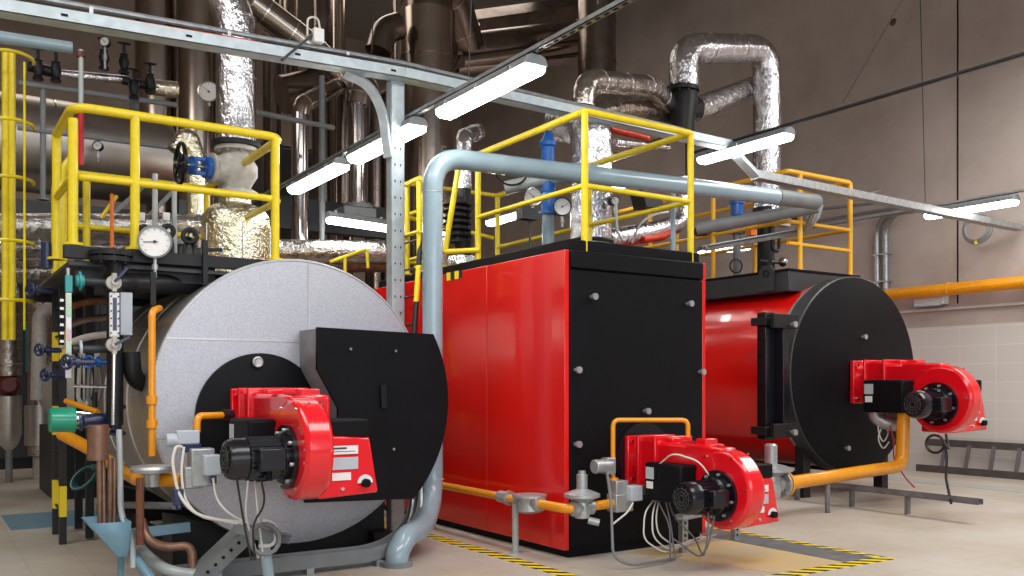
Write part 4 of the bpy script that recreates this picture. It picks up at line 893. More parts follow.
ptube('foil_pipe', 'thin foil pipe parallel to the brassy pipe', 'pipe', [W(616, 142, 9.0), W(668, 148, 9.3)], 0.05, foil, 0, 14)
t = ptube('foil_elbow_pipe', 'foil pipe with a big upward elbow above the box boiler rear', 'pipe', [W(606, 240, 8.7), W(652, 232, 8.9), W(684, 222, 9.1), W(684, 178, 9.1)], 0.125, foil, 0.3, 28, 4)
obj('red_wrapping', MB().tube([W(642, 240, 8.72), W(662, 237, 8.8), W(670, 232, 8.85)], 0.05, n=12), foil_red, t)
ptube('pipe', 'thin pale blue vertical pipe between foil elbow and right yellow post', 'pipe', [W(673, 187, 8.0), (W(673, 187, 8.0).x, 8.0, 2.78)], 0.03, blue_grey, 0, 14)
t = thing('air_damper', 'black tapered damper hanging under the blue pipe behind the rail', 'damper', W(652, 207, 8.8))
obj('body', MB().prism([W(642, 189, 8.8), W(663, 189, 8.8), W(663, 203, 8.8), W(658, 208, 8.8), W(646, 207, 8.8)], (0, 0.25, 0)), black_iron, t, 0.01)
for i, xs in enumerate(((616, 619, 628), (630, 650, 668))):
    cable(['grey flexible hose curving beside the foil riser', 'thin grey hose arching over the foil elbow pipe'][i], [W(xs[0], 200, 7.4), W(xs[0] + 1, 232, 7.4), W(xs[1] + 5, 242, 7.4), W(xs[2], 236, 7.4)] if i == 0 else [W(632, 243, 8.3), W(640, 222, 8.3), W(655, 214, 8.3), W(668, 212, 8.3)], 0.014, pale_grey, 0.2)
g = gauge('tiny gauge on thin tube right of the foil riser', W(615, 201, 7.9), 0.05, stem=0.1)
# blue valve left of riser
bp = W(548, 207, 8.3)
t = thing('safety_valve', 'bright blue safety valve on a pale blue pipe beside the foil riser', 'valve', (bp.x, 8.3, 2.78))
obj('body', MB().lathe([(0.06, -0.05), (0.075, 0.0), (0.08, 0.10), (0.10, 0.11), (0.10, 0.15), (0.075, 0.17), (0.085, 0.28)], bp, (0, 0, 1), 24).cyl(bp + V((0, 0, 0.05)), bp + V((0.14, -0.05, 0.05)), 0.06), blue, t)
obj('bonnet', MB().lathe([(0.085, 0.30), (0.11, 0.32), (0.11, 0.36), (0.075, 0.38), (0.075, 0.66), (0.095, 0.68), (0.095, 0.72), (0.06, 0.77), (0.04, 0.84)], bp, (0, 0, 1), 24), blue, t)
f1 = MB(); flange(f1, bp - V((0, 0, 0.07)), (0, 0, 1), 0.11, 0.03); obj('flange', f1, blue, t)
obj('inlet_pipe', MB().cyl((bp.x, 8.3, 2.78), bp - V((0, 0, 0.08)), 0.07), blue_grey, t)
gauge('black rimmed pressure gauge beside the bright blue safety valve', W(562, 207, 7.9), 0.095, stem=0.12, needle=1.7)
t = gauge('pale faced gauge left of the bright blue safety valve', W(533, 197, 7.9), 0.09, stem=0.1, case=chrome)
tag(obj('pressure_switch', MB().cbox(W(527, 214, 7.8), (0.20, 0.12, 0.12)).cyl(W(530, 220, 7.8), W(530, 250, 7.8), 0.012, n=8), dark_grey), 'dark grey pressure switch box left of the bright blue valve', 'switch')
# black bellows valve left of the platform
bp = W(463, 248, 8.9)
t = thing('bellows_valve', 'black ribbed bellows valve behind the yellow gate posts', 'valve', (bp.x, 8.9, 2.78))
obj('body', MB().lathe([(0.08, -0.12), (0.09, 0.0), (0.11, 0.10), (0.10, 0.35), (0.12, 0.37), (0.12, 0.40)], bp, (-0.10, 0, 1), 24), black_iron, t)
for k in range(6): obj('rib', MB().lathe([(0.14, 0), (0.165, 0.015), (0.14, 0.03)], bp + V((-0.09, -0.02, 0.10 + 0.07 * k)), (0, 0, 1), 24), black_iron, t)
obj('core', MB().cyl(bp + V((-0.09, -0.02, 0.05)), bp + V((-0.09, -0.02, 0.55)), 0.11), black_iron, t)
obj('outlet', MB().cyl(bp + V((0.0, 0, 0.40)), bp + V((0.0, 0, 0.66)), 0.09), black_iron, t)
ptube('foil_pipe', 'crinkled foil pipe on top of the black bellows valve', 'pipe', [(bp.x, 8.9, bp.z + 0.66), (bp.x, 8.9, bp.z + 1.25), (bp.x + 0.5, 9.4, bp.z + 1.5)], 0.095, foil, 0.15, 22, 3, foil)
t = thing('foil_dome', 'short foil wrapped drum under the black bellows valve', 'drum', (bp.x, 8.9, 2.66))
obj('body', MB().lathe([(0.17, 2.66 - bp.z), (0.18, -0.16), (0.16, -0.10), (0.09, -0.08)], bp, (0, 0, 1), 28), foil, t)
cable('black cable arching over behind the yellow gate posts', [W(489, 150, 8.4), W(492, 170, 8.4), W(505, 186, 8.4), W(522, 184, 8.4), W(530, 170, 8.4)], 0.012, cable_black, 0.2)

# ================================================================== flues and ducts at the back
def flue(label, px, py0, py1, Y, rpx, m=steel_tan, bands=2, cat='flue', name='flue_stack', foot=False):
    z = Y / (CT - (px - CX) / F * ST); r = rpx * z / F
    a = W(px, py0, Y); b = W(px, py1, Y); b.z = max(b.z, 0.0)
    if foot: b.z = 0
    b.x = a.x
    return ptube(name, label, cat, [b, a], r, m, 0, 36, bands, m)
flue('wide brownish steel flue stack at far left behind the foil riser', 157, -60, 250, 14.5, 21, steel_tan, 2, foot=True)
flue('tall tan steel flue stack just left of the foil steam pipe', 197, -60, 250, 14.0, 20, steel_tan, 3, foot=True)
ST_ = W(428, 20, 14.0)
flue('widest steel flue stack behind the galvanised post and blue pipe', 428, 14, 300, 14.0, 27, steel_tan, 5, foot=True)
ptube('flue_duct', 'dark steel elbow leaving the top of the widest stack', 'duct', [W(428, 14, 14), W(428, -16, 14), W(446, -4, 14.2), W(462, 48, 14.6)], 0.42, steel_dark, 0.35, 36, 3, steel_tan)
ptube('flue_duct', 'thick dark steel duct running level at the top centre', 'duct', [W(448, 54, 14.6), W(600, 34, 14.6)], 0.33, steel_dark, 0, 32, 3, steel_tan)
ptube('flue_duct', 'bright thin steel duct below the thick duct at the top centre', 'duct', [W(462, 62, 14.2), W(590, 45, 14.2)], 0.10, steel_tan, 0, 24, 2, steel_tan)
ptube('flue_duct', 'lowest pale duct stretching level at the top centre', 'duct', [W(456, 68, 14.6), W(592, 57, 14.6)], 0.12, steel_tan, 0, 24, 2, steel_tan)
ptube('flue_duct', 'dark rectangular looking duct at the top between two stacks', 'duct', [W(466, 24, 15.4), W(600, 5, 15.4)], 0.24, steel_dark, 0, 4)
flue('dark flue stack at the top centre above the dusky foil elbow', 597, -40, 85, 13.4, 19, steel_dark, 3)
for i, (px, y0, y1, Y, r, m) in enumerate(((300, 112, 300, 12.5, 8.5, steel_chrome), (322, -60, 300, 15.5, 10, steel_dark), (345, 90, 300, 14.2, 8, steel_dark), (358, 104, 206, 12.6, 9.5, steel_chrome), (376, 60, 300, 14.8, 11, steel_dark),
                                           (272, -60, 300, 16.0, 9, steel_dark), (290, -60, 110, 16.5, 8, steel_dark), (400, -60, 300, 15.0, 8, steel_tan), (338, -60, 300, 16.8, 7, steel_tan))):
    flue(['bright chrome flue with slanting top behind the left lamps', 'dark narrow flue reaching the top behind the junction box', 'dark short flue left of the second chrome flue', 'second bright chrome flue ending in a bolted flange',
          'dark brown flue between chrome flue and galvanised post', 'dark flue just right of the foil steam pipe', 'short dark flue segment high behind the junction box', 'narrow tan flue against the left side of the widest stack', 'far tan flue between the two chrome flues'][i], px, y0, y1, Y, r, m, 3, foot=(y1 == 300))
ptube('flue_duct', 'long steel duct slanting down from upper left behind the tray', 'duct', [W(252, 2, 13.0), W(300, 38, 13.0), W(352, 84, 13.0)], 0.20, steel_tan, 0.1, 28, 4, chrome)
ptube('flue_duct', 'second slanting duct beneath the long one', 'duct', [W(262, 30, 13.8), W(345, 84, 13.8)], 0.12, steel_dark, 0.1, 24, 3, steel_tan)
ptube('flue_duct', 'short steel elbow duct joining the first chrome flue', 'duct', [W(300, 115, 12.5), W(302, 105, 12.5), W(340, 84, 13.0)], 0.13, steel_tan, 0.2, 28, 3, chrome)
ptube('flue_duct', 'wide steel elbow duct joining the second chrome flue', 'duct', [W(358, 106, 12.6), W(360, 92, 12.6), W(392, 74, 13.0)], 0.18, steel_tan, 0.25, 28, 4, chrome)
ptube('flue_duct', 'black duct elbow between the tray and the widest stack top', 'duct', [W(378, 52, 13.8), W(385, 30, 13.8), W(399, 26, 13.8)], 0.22, steel_dark, 0.2, 24)
t = ptube('duct_drum', 'dark horizontal drum above the first chrome flue', 'drum', [W(282, 95, 13.9), W(318, 88, 13.9)], 0.30, steel_dark, 0, 32)
f1 = MB(); flange(f1, W(358, 207, 12.6), (0, 0, 1), 0.22, 0.06, 8); 
tag(obj('flue_socket', f1.cbox(W(355, 214, 12.6), (0.5, 0.4, 0.14)), mid_grey), 'grey bolted base plate under the second chrome flue', 'flue base')
ptube('handrail_pipe', 'thin dark blue grey pipe crossing behind the left chrome flue', 'pipe', [W(255, 112, 11.5), W(334, 128, 11.5)], 0.035, mid_grey, 0, 12)
ptube('handrail_pipe', 'thin grey upright pipe under the slanting ducts', 'pipe', [W(322, 76, 12.0), W(322, 250, 12.0)], 0.04, mid_grey, 0, 12)
# horizontal foil pipe behind boilers 1 and 2
ptube('foil_main', 'long level foil main behind the speckled boiler top', 'pipe', [W(262, 252, 11.5), W(400, 252, 11.9)], 0.165, foil_h, 0, 32, 3, foil)
ptube('copper_main', 'rusty brown pipe just under the long foil main', 'pipe', [W(290, 266, 11.6), W(396, 266, 12.0)], 0.09, rust, 0, 20)
railing('small distant yellow handrail before the long foil main', [[W(330, 262, 11), W(367, 249, 11), W(368, 268, 11)]], [(W(345, 275, 11), W(345, 257, 11))], r=0.022, bend=0.05)
t = thing('walkway_beam', 'dark steel gantry beam behind the left lamps', 'beam', W(330, 225, 13.2))
obj('beam', MB().box(W(262, 226, 13.2), W(398, 212, 13.4)), dark_grey, t)
# dark plant room mass at the back left
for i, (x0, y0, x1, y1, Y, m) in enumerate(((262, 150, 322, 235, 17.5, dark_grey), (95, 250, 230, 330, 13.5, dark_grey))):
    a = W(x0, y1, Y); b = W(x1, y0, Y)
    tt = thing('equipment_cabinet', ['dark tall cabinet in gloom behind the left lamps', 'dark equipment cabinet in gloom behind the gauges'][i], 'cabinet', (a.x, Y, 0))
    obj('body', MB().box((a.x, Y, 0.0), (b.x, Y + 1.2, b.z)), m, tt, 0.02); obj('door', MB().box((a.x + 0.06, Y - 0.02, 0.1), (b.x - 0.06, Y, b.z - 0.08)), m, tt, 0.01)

# ---- vessel and gantry upper left
va, vb_ = W(-60, 150, 12.8), W(172, 148, 12.8)
t = thing('horizontal_vessel', 'large brushed steel horizontal vessel at upper left behind the yellow rail', 'tank', (va.x, 12.8, va.z - 0.6))
L = vb_.x - va.x; obj('shell', MB().lathe([(0.0, 0), (0.3, 0.03), (0.5, 0.12), (0.58, 0.25), (0.59, 0.3), (0.59, L - 0.2), (0.56, L - 0.08), (0.4, L - 0.01), (0.1, L + 0.03)], (va.x, 12.8, (va.z + vb_.z) / 2), (1, 0, 0), 56), vessel_steel, t)
for k in (0.45, 0.8): obj('band', MB().ring((va.x + L * k, 12.8, (va.z + vb_.z) / 2), (1, 0, 0), 0.59, 0.012, 56, 6), chrome, t)
gauge('small gauge hanging before the brushed steel vessel', W(98, 146, 12.0), 0.055, stem=0.14)
t = thing('gantry', 'dark blue grey steel gantry carrying the horizontal vessel at left', 'gantry', W(60, 215, 12.3))
a = W(-30, 206, 12.2); b = W(182, 206, 12.2)
obj('beam', MB().box((a.x, 12.2, a.z - 0.14), (b.x, 12.35, a.z + 0.14)), dark_grey, t)
obj('beam', MB().box((a.x, 13.3, a.z - 0.14), (b.x, 13.45, a.z + 0.14)), dark_grey, t)
a2 = W(-30, 222, 12.0); obj('lower_beam', MB().box((a.x, 12.0, a2.z - 0.05), (b.x, 12.15, a2.z + 0.05)), mid_grey, t)
for px in (-34, 178): q = W(px, 200, 12.25); obj('column', MB().box((q.x, 12.2, 0), (q.x + 0.16, 12.36, q.z)), dark_grey, t)
for i, (x0, y0, x1, y1) in enumerate(((103, 215, 150, 180), (145, 212, 178, 186))):
    obj('brace', MB().bar(W(x0, y0 + 8, 11.9), W(x1, y1, 11.9), 0.06, 0.05), mid_grey, t)
t = railing('dark blue grey handrail in front of the horizontal vessel', [[W(18, 83, 11.4), W(176, 105, 11.6)], [W(18, 128, 11.4), W(172, 148, 11.6)]], [(W(43, 200, 11.45), W(43, 86, 11.45))], m=mid_grey, r=0.032, bend=0)
ptube('grey_pipe', 'steel blue pipe at the very upper left below the tray', 'pipe', [W(-20, 34, 9.5), W(72, 48, 9.5)], 0.055, blue_grey, 0, 18)
t = ptube('drop_pipe', 'vertical pipe grey above and red below at upper left', 'pipe', [W(81, 104, 9.3), W(81, 50, 9.3)], 0.022, pale_grey, 0, 12)
obj('red_length', MB().cyl(W(81, 165, 9.3), W(81, 104, 9.3), 0.026, n=12), mat('red_pipe_paint', (0.5, 0.01, 0.02), 0.35), t, 0, 'red painted lower length'); obj('coupling', MB().cyl(W(81, 57, 9.3), W(81, 52, 9.3), 0.04, n=8), dark_red, t)
ptube('foil_pipe', 'thin foil pipe among valves below the tray at upper left', 'pipe', [W(60, 74, 11.6), W(126, 80, 11.6)], 0.05, foil, 0, 16)
ptube('brass_cylinder', 'brassy cylinder at the right end of the upper left valve row', 'cylinder', [W(154, 88, 11.6), W(177, 90, 11.6)], 0.10, foil_warm, 0, 24, 2, chrome)
for i, (px, py) in enumerate(((56, 70), (104, 58), (124, 62), (134, 88), (150, 82), (38, 68))):
    c = W(px, py, 11.5); t = thing('gate_valve', ['black valve at the left end of the thin upper foil pipe', 'tall black valve under the small upper gauge', 'pointed black valve right of the small upper gauge', 'black valve on the grey drop between foil and brass', 'small black valve touching the brassy cylinder', 'black valve beside the yellow cage ladder top'][i], 'valve', c - V((0, 0, 0.2)))
    obj('body', MB().lathe([(0.05, -0.14), (0.06, -0.12), (0.04, -0.08), (0.06, 0), (0.04, 0.08), (0.05, 0.09), (0.02, 0.11), (0.015, 0.22)], c, (0, 0, 1), 16), black_iron, t)
    wheel('handwheel', t, c + V((0, 0, 0.22)), (0, -0.2, 1), 0.07, black_iron, 4)
ptube('manifold_pipe', 'dark pipe linking the black valves at upper left', 'pipe', [W(28, 66, 11.55), W(60, 74, 11.55)], 0.06, black_iron, 0, 16)
ptube('manifold_pipe', 'dark pipe between the pointed valve and brassy cylinder', 'pipe', [W(122, 80, 11.55), W(158, 88, 11.55)], 0.05, black_iron, 0, 16)
ptube('manifold_pipe', 'grey pipe dropping from the valve row to the vessel', 'pipe', [W(134, 84, 11.5), W(134, 118, 11.9)], 0.06, mid_grey, 0, 16)
gauge('small round white gauge on black bracket below the tray', W(105, 42, 11.3), 0.055, stem=0.25)
gauge('small round dial on the tan flue beside the foil steam pipe', W(209, 92, 12.0), 0.13, stem=0.05, case=steel_tan)
# foil mains at left
ptube('foil_main', 'level foil main crossing behind the yellow posts at left', 'pipe', [W(-20, 226, 10.9), W(206, 226, 10.9)], 0.135, foil_h, 0, 28, 5, foil)
ptube('foil_main', 'lower foil main with rusty patches at left', 'pipe', [W(-20, 247, 11.4), W(130, 247, 11.4)], 0.12, foil_d, 0, 28, 4, foil)
ptube('foil_main', 'third foil main beside the yellow cage ladder', 'pipe', [W(-20, 272, 11.8), W(55, 272, 11.8)], 0.13, foil_d, 0, 28, 2, foil)
ptube('foil_pipe', 'foil elbow pipe behind the blue and black handwheel valve', 'pipe', [W(176, 152, 11.0), W(188, 132, 11.0), W(196, 160, 11.0), W(196, 235, 11.0)], 0.11, foil_warm, 0.2, 20, 3, foil)
ptube('orange_pipe', 'thin orange upright pipe behind the left yellow rail', 'pipe', [W(112, 262, 10.2), W(112, 194, 10.2)], 0.02, orange, 0, 10)
ptube('yellow_brace', 'slanting thin yellow pipe behind the left yellow rail', 'pipe', [W(101, 218, 10.3), W(117, 196, 10.3)], 0.02, yellow, 0, 10)
# vertical insulated columns, far left
for i, (px, y0, y1, r, Y) in enumerate(((9, 302, 376, 11.5, 16.0), (41, 285, 455, 12, 16.5))):
    z = Y / (CT - (px - CX) / F * ST); rr = r * z / F; a = W(px, y1, Y); b = W(px, y0, Y)
    t = ptube('insulated_riser', ['upright foil clad column with dark red valve at far left edge', 'second upright foil clad column right of the dark red valve'][i], 'column', [a, (a.x, Y, b.z)], rr, foil_d, 0, 28, 3, galv)
    if i == 0:
        obj('lower_drum', MB().lathe([(0.05, W(px, 450, Y).z - a.z), (rr * 0.7, W(px, 445, Y).z - a.z), (rr, W(px, 434, Y).z - a.z), (rr, W(px, 396, Y).z - a.z), (rr * 0.4, W(px, 394, Y).z - a.z)], a, (0, 0, 1), 28), alu, t)
        obj('valve_body', MB().ball(W(9, 385, Y - 0.05), 0.17).cyl(W(9, 385, Y - 0.05), W(9, 385, Y - 0.35), 0.10).cyl(W(-2, 385, Y), W(20, 385, Y), 0.07), dark_red, t)
        obj('stand', MB().cyl((a.x, Y, 0), (a.x, Y, W(px, 448, Y).z), 0.05, n=12), mid_grey, t)
    else:
        obj('jacket', MB().cyl(W(px, 445, Y - 0.0), W(px, 405, Y), rr * 1.25, n=28), alu, t); obj('stand', MB().cyl((a.x, Y, 0), (a.x, Y, a.z), 0.12), white_iron, t)
ptube('column_pipe', 'upright foil pipe high at the far left behind the cage', 'pipe', [W(12, 300, 15), W(12, 240, 15)], 0.19, foil, 0, 24, 2, foil)
ptube('white_pipe', 'pale insulated pipe bending down between the left columns', 'pipe', [W(60, 305, 14.5), W(40, 312, 14.5), W(38, 400, 14.5)], 0.10, white_iron, 0.2, 20)
t = thing('pump_cabinet', 'dark machine cabinet on the floor behind the foil clad columns', 'cabinet', W(30, 460, 18))
a = W(-20, 300, 18.5); b = W(130, 300, 18.5); obj('body', MB().box((a.x, 18.5, 0), (b.x, 19.5, 3.4)), black_iron, t); obj('door', MB().box((a.x + 0.3, 18.46, 0.2), (b.x - 0.3, 18.5, 3.1)), dark_grey, t)
tag(obj('teal_panel', MB().box(W(26, 372, 17.5), W(36, 322, 17.6)), teal), 'narrow teal panel glimpsed between the two foil clad columns', 'panel')
# pale boiler far behind
dc_ = W(98, 390, 13.0)
t = thing('distant_boiler', 'pale boiler shell glimpsed behind the banded ladder post', 'boiler', (dc_.x, 14, 0))
obj('shell', MB().lathe([(0.05, -0.12), (0.35, -0.09), (0.5, 0), (0.52, 0.05), (0.52, 2.0)], dc_, (0, 1, 0), 48), white_iron, t)
obj('stand', MB().box((dc_.x - 0.5, 13.2, 0), (dc_.x + 0.5, 14.8, dc_.z - 0.5)), black_iron, t)
# yellow cage ladder
t = thing('caged_ladder', 'yellow caged ladder at the far left edge of the photo', 'ladder', W(9, 330, 10.5))
for px in (5.5, 12): obj('stile', MB().cyl(W(px, 340, 10.5), W(px, 52, 10.5), 0.035, n=12), yellow, t)
for px in (24.5,): obj('cage_strap', MB().cyl(W(px, 330, 10.1), W(px, 62, 10.1), 0.012, n=8), yellow, t)
for py in (60, 126, 182, 244, 302):
    c = W(9, py, 10.4); obj('cage_hoop', MB().tube([c + V((0.22 * math.cos(a_) + 0.0, -0.30 * math.sin(a_), 0)) for a_ in [PI * k / 16 for k in range(17)]], 0.018, n=8), yellow, t)
for k in range(10): z0 = W(5.5, 330 - 28 * k, 10.5); z1 = W(12, 330 - 28 * k, 10.5); obj('rung', MB().cyl(z0, V((z1.x, z1.y, z0.z)), 0.014, n=8), yellow, t)

# ================================================================== instruments left of boiler 1
YL = 7.75
def L_(px, py, Y=YL): return W(px, py, Y)
t = thing('standpipe', 'black vertical level column with blank flange left of the aluminium clad boiler', 'water column', L_(115, 425))
obj('pipe_run', MB().cyl(L_(115, 425), L_(115, 262), 0.062), black_iron, t)
f1 = MB(); flange(f1, L_(111, 260), (0, 0, 1), 0.155, 0.035, 8); obj('flange', f1, black_iron, t)
f1 = MB(); flange(f1, L_(111, 254), (0, 0, 1), 0.165, 0.035, 8); obj('blank_flange', f1, black_iron, t)
obj('top_branch', MB().cyl(L_(108, 283), L_(215, 285, 8.2), 0.082), black_iron, t)
obj('lower_elbow', MB().tube(fillet([L_(131, 352), L_(133, 380), L_(160, 389, 8.0)], 0.16), 0.07, n=20), black_iron, t)
f1 = MB(); flange(f1, L_(152, 388, 7.9), (1, 0, 0), 0.12, 0.03); obj('flange', f1, black_iron, t)
ga = L_(118, 316, 7.62)
t = thing('level_gauge', 'white blue reflex level gauge on the black level column', 'gauge', L_(118, 352, 7.6))
p0, p1 = L_(109.5, 337, 7.6), L_(119, 293, 7.6)
gb = obj('body', MB().box((p0.x, 7.58, p0.z), (p1.x, 7.62, p1.z)), white, t, 0.004)
obj('sight_slot', MB().box(((p0.x + p1.x) / 2 - 0.014, 7.574, p0.z + 0.05), ((p0.x + p1.x) / 2 + 0.014, 7.58, p1.z - 0.04)), navy, gb)
for k in range(6):
    z = p0.z + 0.03 + (p1.z - p0.z - 0.06) * k / 5
    for x in (p0.x + 0.008, p1.x - 0.008): obj('nut', MB().cyl((x, 7.57, z), (x, 7.58, z), 0.007, n=6), navy, gb)
p2, p3 = L_(120, 335, 7.66), L_(132, 293, 7.66); obj('side_plate', MB().box((p2.x, 7.64, p2.z), (p3.x, 7.66, p3.z)), label_grey, t, 0.003)
for i, py in enumerate((283, 345)):
    c = L_(113, py, 7.62); obj('cock', MB().cyl(c, c - V((0, 0.05, 0)), 0.055, n=24).cyl(c - V((0, 0.05, 0)), c - V((0, 0.1, 0)), 0.025, n=12).cbox(c - V((0, 0.05, 0)), (0.03, 0.05, 0.14)), white_iron, t)
    obj('handle', MB().bar(c - V((0, 0.09, 0)), L_(128 if i == 0 else 130, 268 if i == 0 else 337, 7.5), 0.035, 0.02), navy, t)
obj('drain_tube', MB().tube([L_(114, 352, 7.6), L_(113, 425, 7.6)], 0.014, n=10), chrome, t)
# coloured magnetic indicator
t = thing('level_indicator', 'narrow level indicator with pale green and white cells beside the banded post', 'gauge', L_(67, 380, 7.7))
q0, q1 = L_(66, 378, 7.7), L_(71.5, 293, 7.7); ind = obj('body', MB().box((q0.x, 7.7, q0.z), (q1.x, 7.74, q1.z)), white, t)
cols = [mat('cell_green', (0.35, 0.62, 0.42), 0.4), white, mat('cell_pink', (0.62, 0.42, 0.46), 0.4), mat('cell_pale_green', (0.5, 0.66, 0.5), 0.4)]
for k in range(7):
    z = q0.z + (q1.z - q0.z) * k / 7; obj('cell', MB().box((q0.x + 0.004, 7.692, z + 0.006), (q1.x - 0.004, 7.7, z + (q1.z - q0.z) / 7 - 0.006)), cols[(k * 3 + 1) % 4], ind)
q2, q3 = L_(59, 345, 7.72), L_(64.5, 296, 7.72); sc_ = obj('scale_rail', MB().box((q2.x, 7.72, q2.z), (q3.x, 7.75, q3.z)), black, t)
for k in range(6): z = q2.z + (q3.z - q2.z) * (k + 0.3) / 6; obj('marker', MB().box((q2.x + 0.006, 7.712, z), (q3.x - 0.006, 7.72, z + 0.02)), white, sc_)
obj('upper_fitting', MB().box(L_(65.5, 292, 7.7), L_(72, 276, 7.74)), teal, t, 0.004); obj('upper_flange', MB().cyl(L_(76, 281, 7.72), L_(84, 281, 7.72), 0.045).cyl(L_(79, 281, 7.72), L_(81, 281, 7.72), 0.075), teal, t)
obj('upper_pipe', MB().cyl(L_(84, 281, 7.72), L_(108, 283), 0.03), dark_grey, t); obj('lower_pipe', MB().cyl(L_(72, 349, 7.72), L_(110, 349), 0.032), dark_grey, t)
obj('lower_flange', MB().cyl(L_(79, 349, 7.72), L_(81.5, 349, 7.72), 0.07), label_grey, t); obj('top_cap', MB().cyl(L_(68, 276, 7.72), L_(68, 268, 7.72), 0.014, n=10), zinc, t)
# pressure gauge and syphons
gauge('large pressure gauge with white dial on top left of aluminium clad boiler', L_(155, 242, 7.7), 0.125, d=(-0.3, -0.95, 0), stem=0.16, case=mid_grey, needle=0.8)
for i, (px, py) in enumerate(((144, 232), (168, 231), (190, 236))):
    c = L_(px, py, 7.9); t = thing('stop_valve', ['black round valve knob left of the large pressure gauge', 'black round valve knob right of the large pressure gauge', 'black round valve knob below the blue handwheel valve'][i], 'valve', L_(px, 274, 7.9))
    wheel('knob', t, c, (-0.3, -0.95, 0), 0.045 if i < 2 else 0.055, black_iron, 4, 0.02); obj('hub', MB().cyl(c, c + V((0.0, -0.03, 0)), 0.014, n=10), zinc, t)
    x_ = c.x - 0.03; obj('syphon_tube', MB().tube(fillet([c + V((0, 0.03, 0)), c + V((-0.04, 0.03, -0.1)), c + V((-0.05, 0.02, -0.22)), c + V((0.03, 0.0, -0.26)), c + V((0.04, 0, -0.12)), c + V((0.03, 0.05, -0.05))], 0.05), 0.016, n=10), black_iron, t)
ptube('small_pipe', 'upright grey tube directly behind the large pressure gauge', 'pipe', [L_(155, 262, 8.3), L_(155, 174, 8.3)], 0.024, pale_grey, 0, 12)
ptube('small_pipe', 'upright grey tube between gauge and foil dome', 'pipe', [L_(175, 262, 8.3), L_(174, 183, 8.3)], 0.022, pale_grey, 0, 12)
for i, (px, py) in enumerate(((141, 217), (166, 217))):
    tag(obj('transmitter', MB().cbox(L_(px, py, 8.3), (0.055, 0.05, 0.07)).cyl(L_(px, py + 5, 8.3), L_(px, 262, 8.3), 0.012, n=8), white), ['white transmitter cap above the left black knob', 'white transmitter cap above the right black knob'][i], 'sensor')
t = thing('instrument_bracket', 'dark steel bracket and beams under the large pressure gauge', 'bracket', L_(150, 280, 8.0))
obj('beam', MB().box(L_(128, 280, 7.95), L_(212, 262, 8.05)), black_iron, t); obj('post', MB().bar(L_(205, 240, 7.8), L_(205, 285, 7.8), 0.04, 0.04), black_iron, t); obj('arm', MB().bar(L_(205, 250, 7.8), L_(222, 250, 7.8), 0.03, 0.03), black_iron, t)
obj('plate', MB().box(L_(75, 282, 8.1), L_(100, 262, 8.15)), dark_grey, t); obj('clamp', MB().bar(L_(153, 272, 7.7), L_(153, 305, 7.7), 0.04, 0.03), black_iron, t)
ptube('motor_cap', 'dark teal capped cylinder behind the yellow ladder post', 'motor', [L_(47, 243, 9.0), L_(47, 268, 9.0)], 0.05, navy, 0, 20)
# small handwheels
for i, (px, py, Y, m) in enumerate(((31, 290, 9.5, navy), (40, 350, 9.5, navy), (46, 375, 9.3, navy), (68, 362, 7.6, navy), (90, 362, 8.6, blue))):
    c = L_(px, py, Y); t = thing('needle_valve', ['small navy valve left of the banded post at gauge height', 'small navy valve left of the banded post halfway down', 'lowest small navy valve left of the banded post', 'navy handwheel valve below the level indicator', 'bright blue handled valve behind the level column'][i], 'valve', c - V((0, 0, 0.08)))
    obj('body', MB().cyl(c, c + V((0.18, 0, 0)), 0.025, n=12).cyl(c + V((0.05, 0, 0)), c + V((0.08, 0, 0)), 0.045, n=12), m, t); wheel('handwheel', t, c - V((0.01, 0.02, 0)), (-0.8, -0.6, 0), 0.05, m, 4, 0.012)
# drum actuator and blow-down valves
ac = L_(49, 420, 7.9); ad = L_(75, 420, 7.9)
t = thing('drum_actuator', 'shiny green drum shaped actuator with chrome rods beside the banded post', 'actuator', L_(62, 432, 7.9))
obj('drum', MB().lathe([(0.085, 0), (0.095, 0.012), (0.095, (ad - ac).length - 0.03), (0.10, (ad - ac).length - 0.02), (0.10, (ad - ac).length), (0.06, (ad - ac).length + 0.005)], ac, ad - ac, 32), green, t)
for dz in (-0.06, 0.0, 0.06): obj('rod', MB().cyl(ad + V((0, 0, dz)), L_(92, 420 - dz * 100, 7.9), 0.012, n=8), chrome, t)
obj('spring_block', MB().cyl(L_(76, 419, 7.85), L_(82, 419, 7.85), 0.045), chrome, t)
for i, px in enumerate((95, 116)):
    c = L_(px, 420, 7.85); t = thing('blowdown_valve', ['navy blowdown valve at the end of the chrome rods', 'navy blowdown valve under the black level column'][i], 'valve', c - V((0, 0, 0.12)))
    obj('body', MB().lathe([(0.07, -0.12), (0.075, -0.10), (0.04, -0.08), (0.055, 0), (0.04, 0.08), (0.075, 0.09), (0.075, 0.12)], c, (0, 0, 1) if i else (0.9, 0, 0.1), 20), navy, t); obj('stem', MB().cyl(c + V((0, 0, 0.1)), c + V((0, 0, 0.22)), 0.02, n=8), black_iron, t)
t = thing('sample_cooler', 'brown cylindrical cooler with copper pipes dropping into the blue hopper', 'cooler', L_(98, 530, 7.3))
obj('body', MB().cyl(L_(98, 460, 7.3), L_(98, 425, 7.3), 0.075, n=28), copper, t)
for i, (px, py) in enumerate(((100, 528), (104, 528), (110, 526), (114, 526))): obj('copper_pipe', MB().tube([L_(px - (1 if i < 2 else 0), 458, 7.25 + 0.05 * (i % 2)), L_(px, py, 7.25)], 0.018, n=10), copper, t)
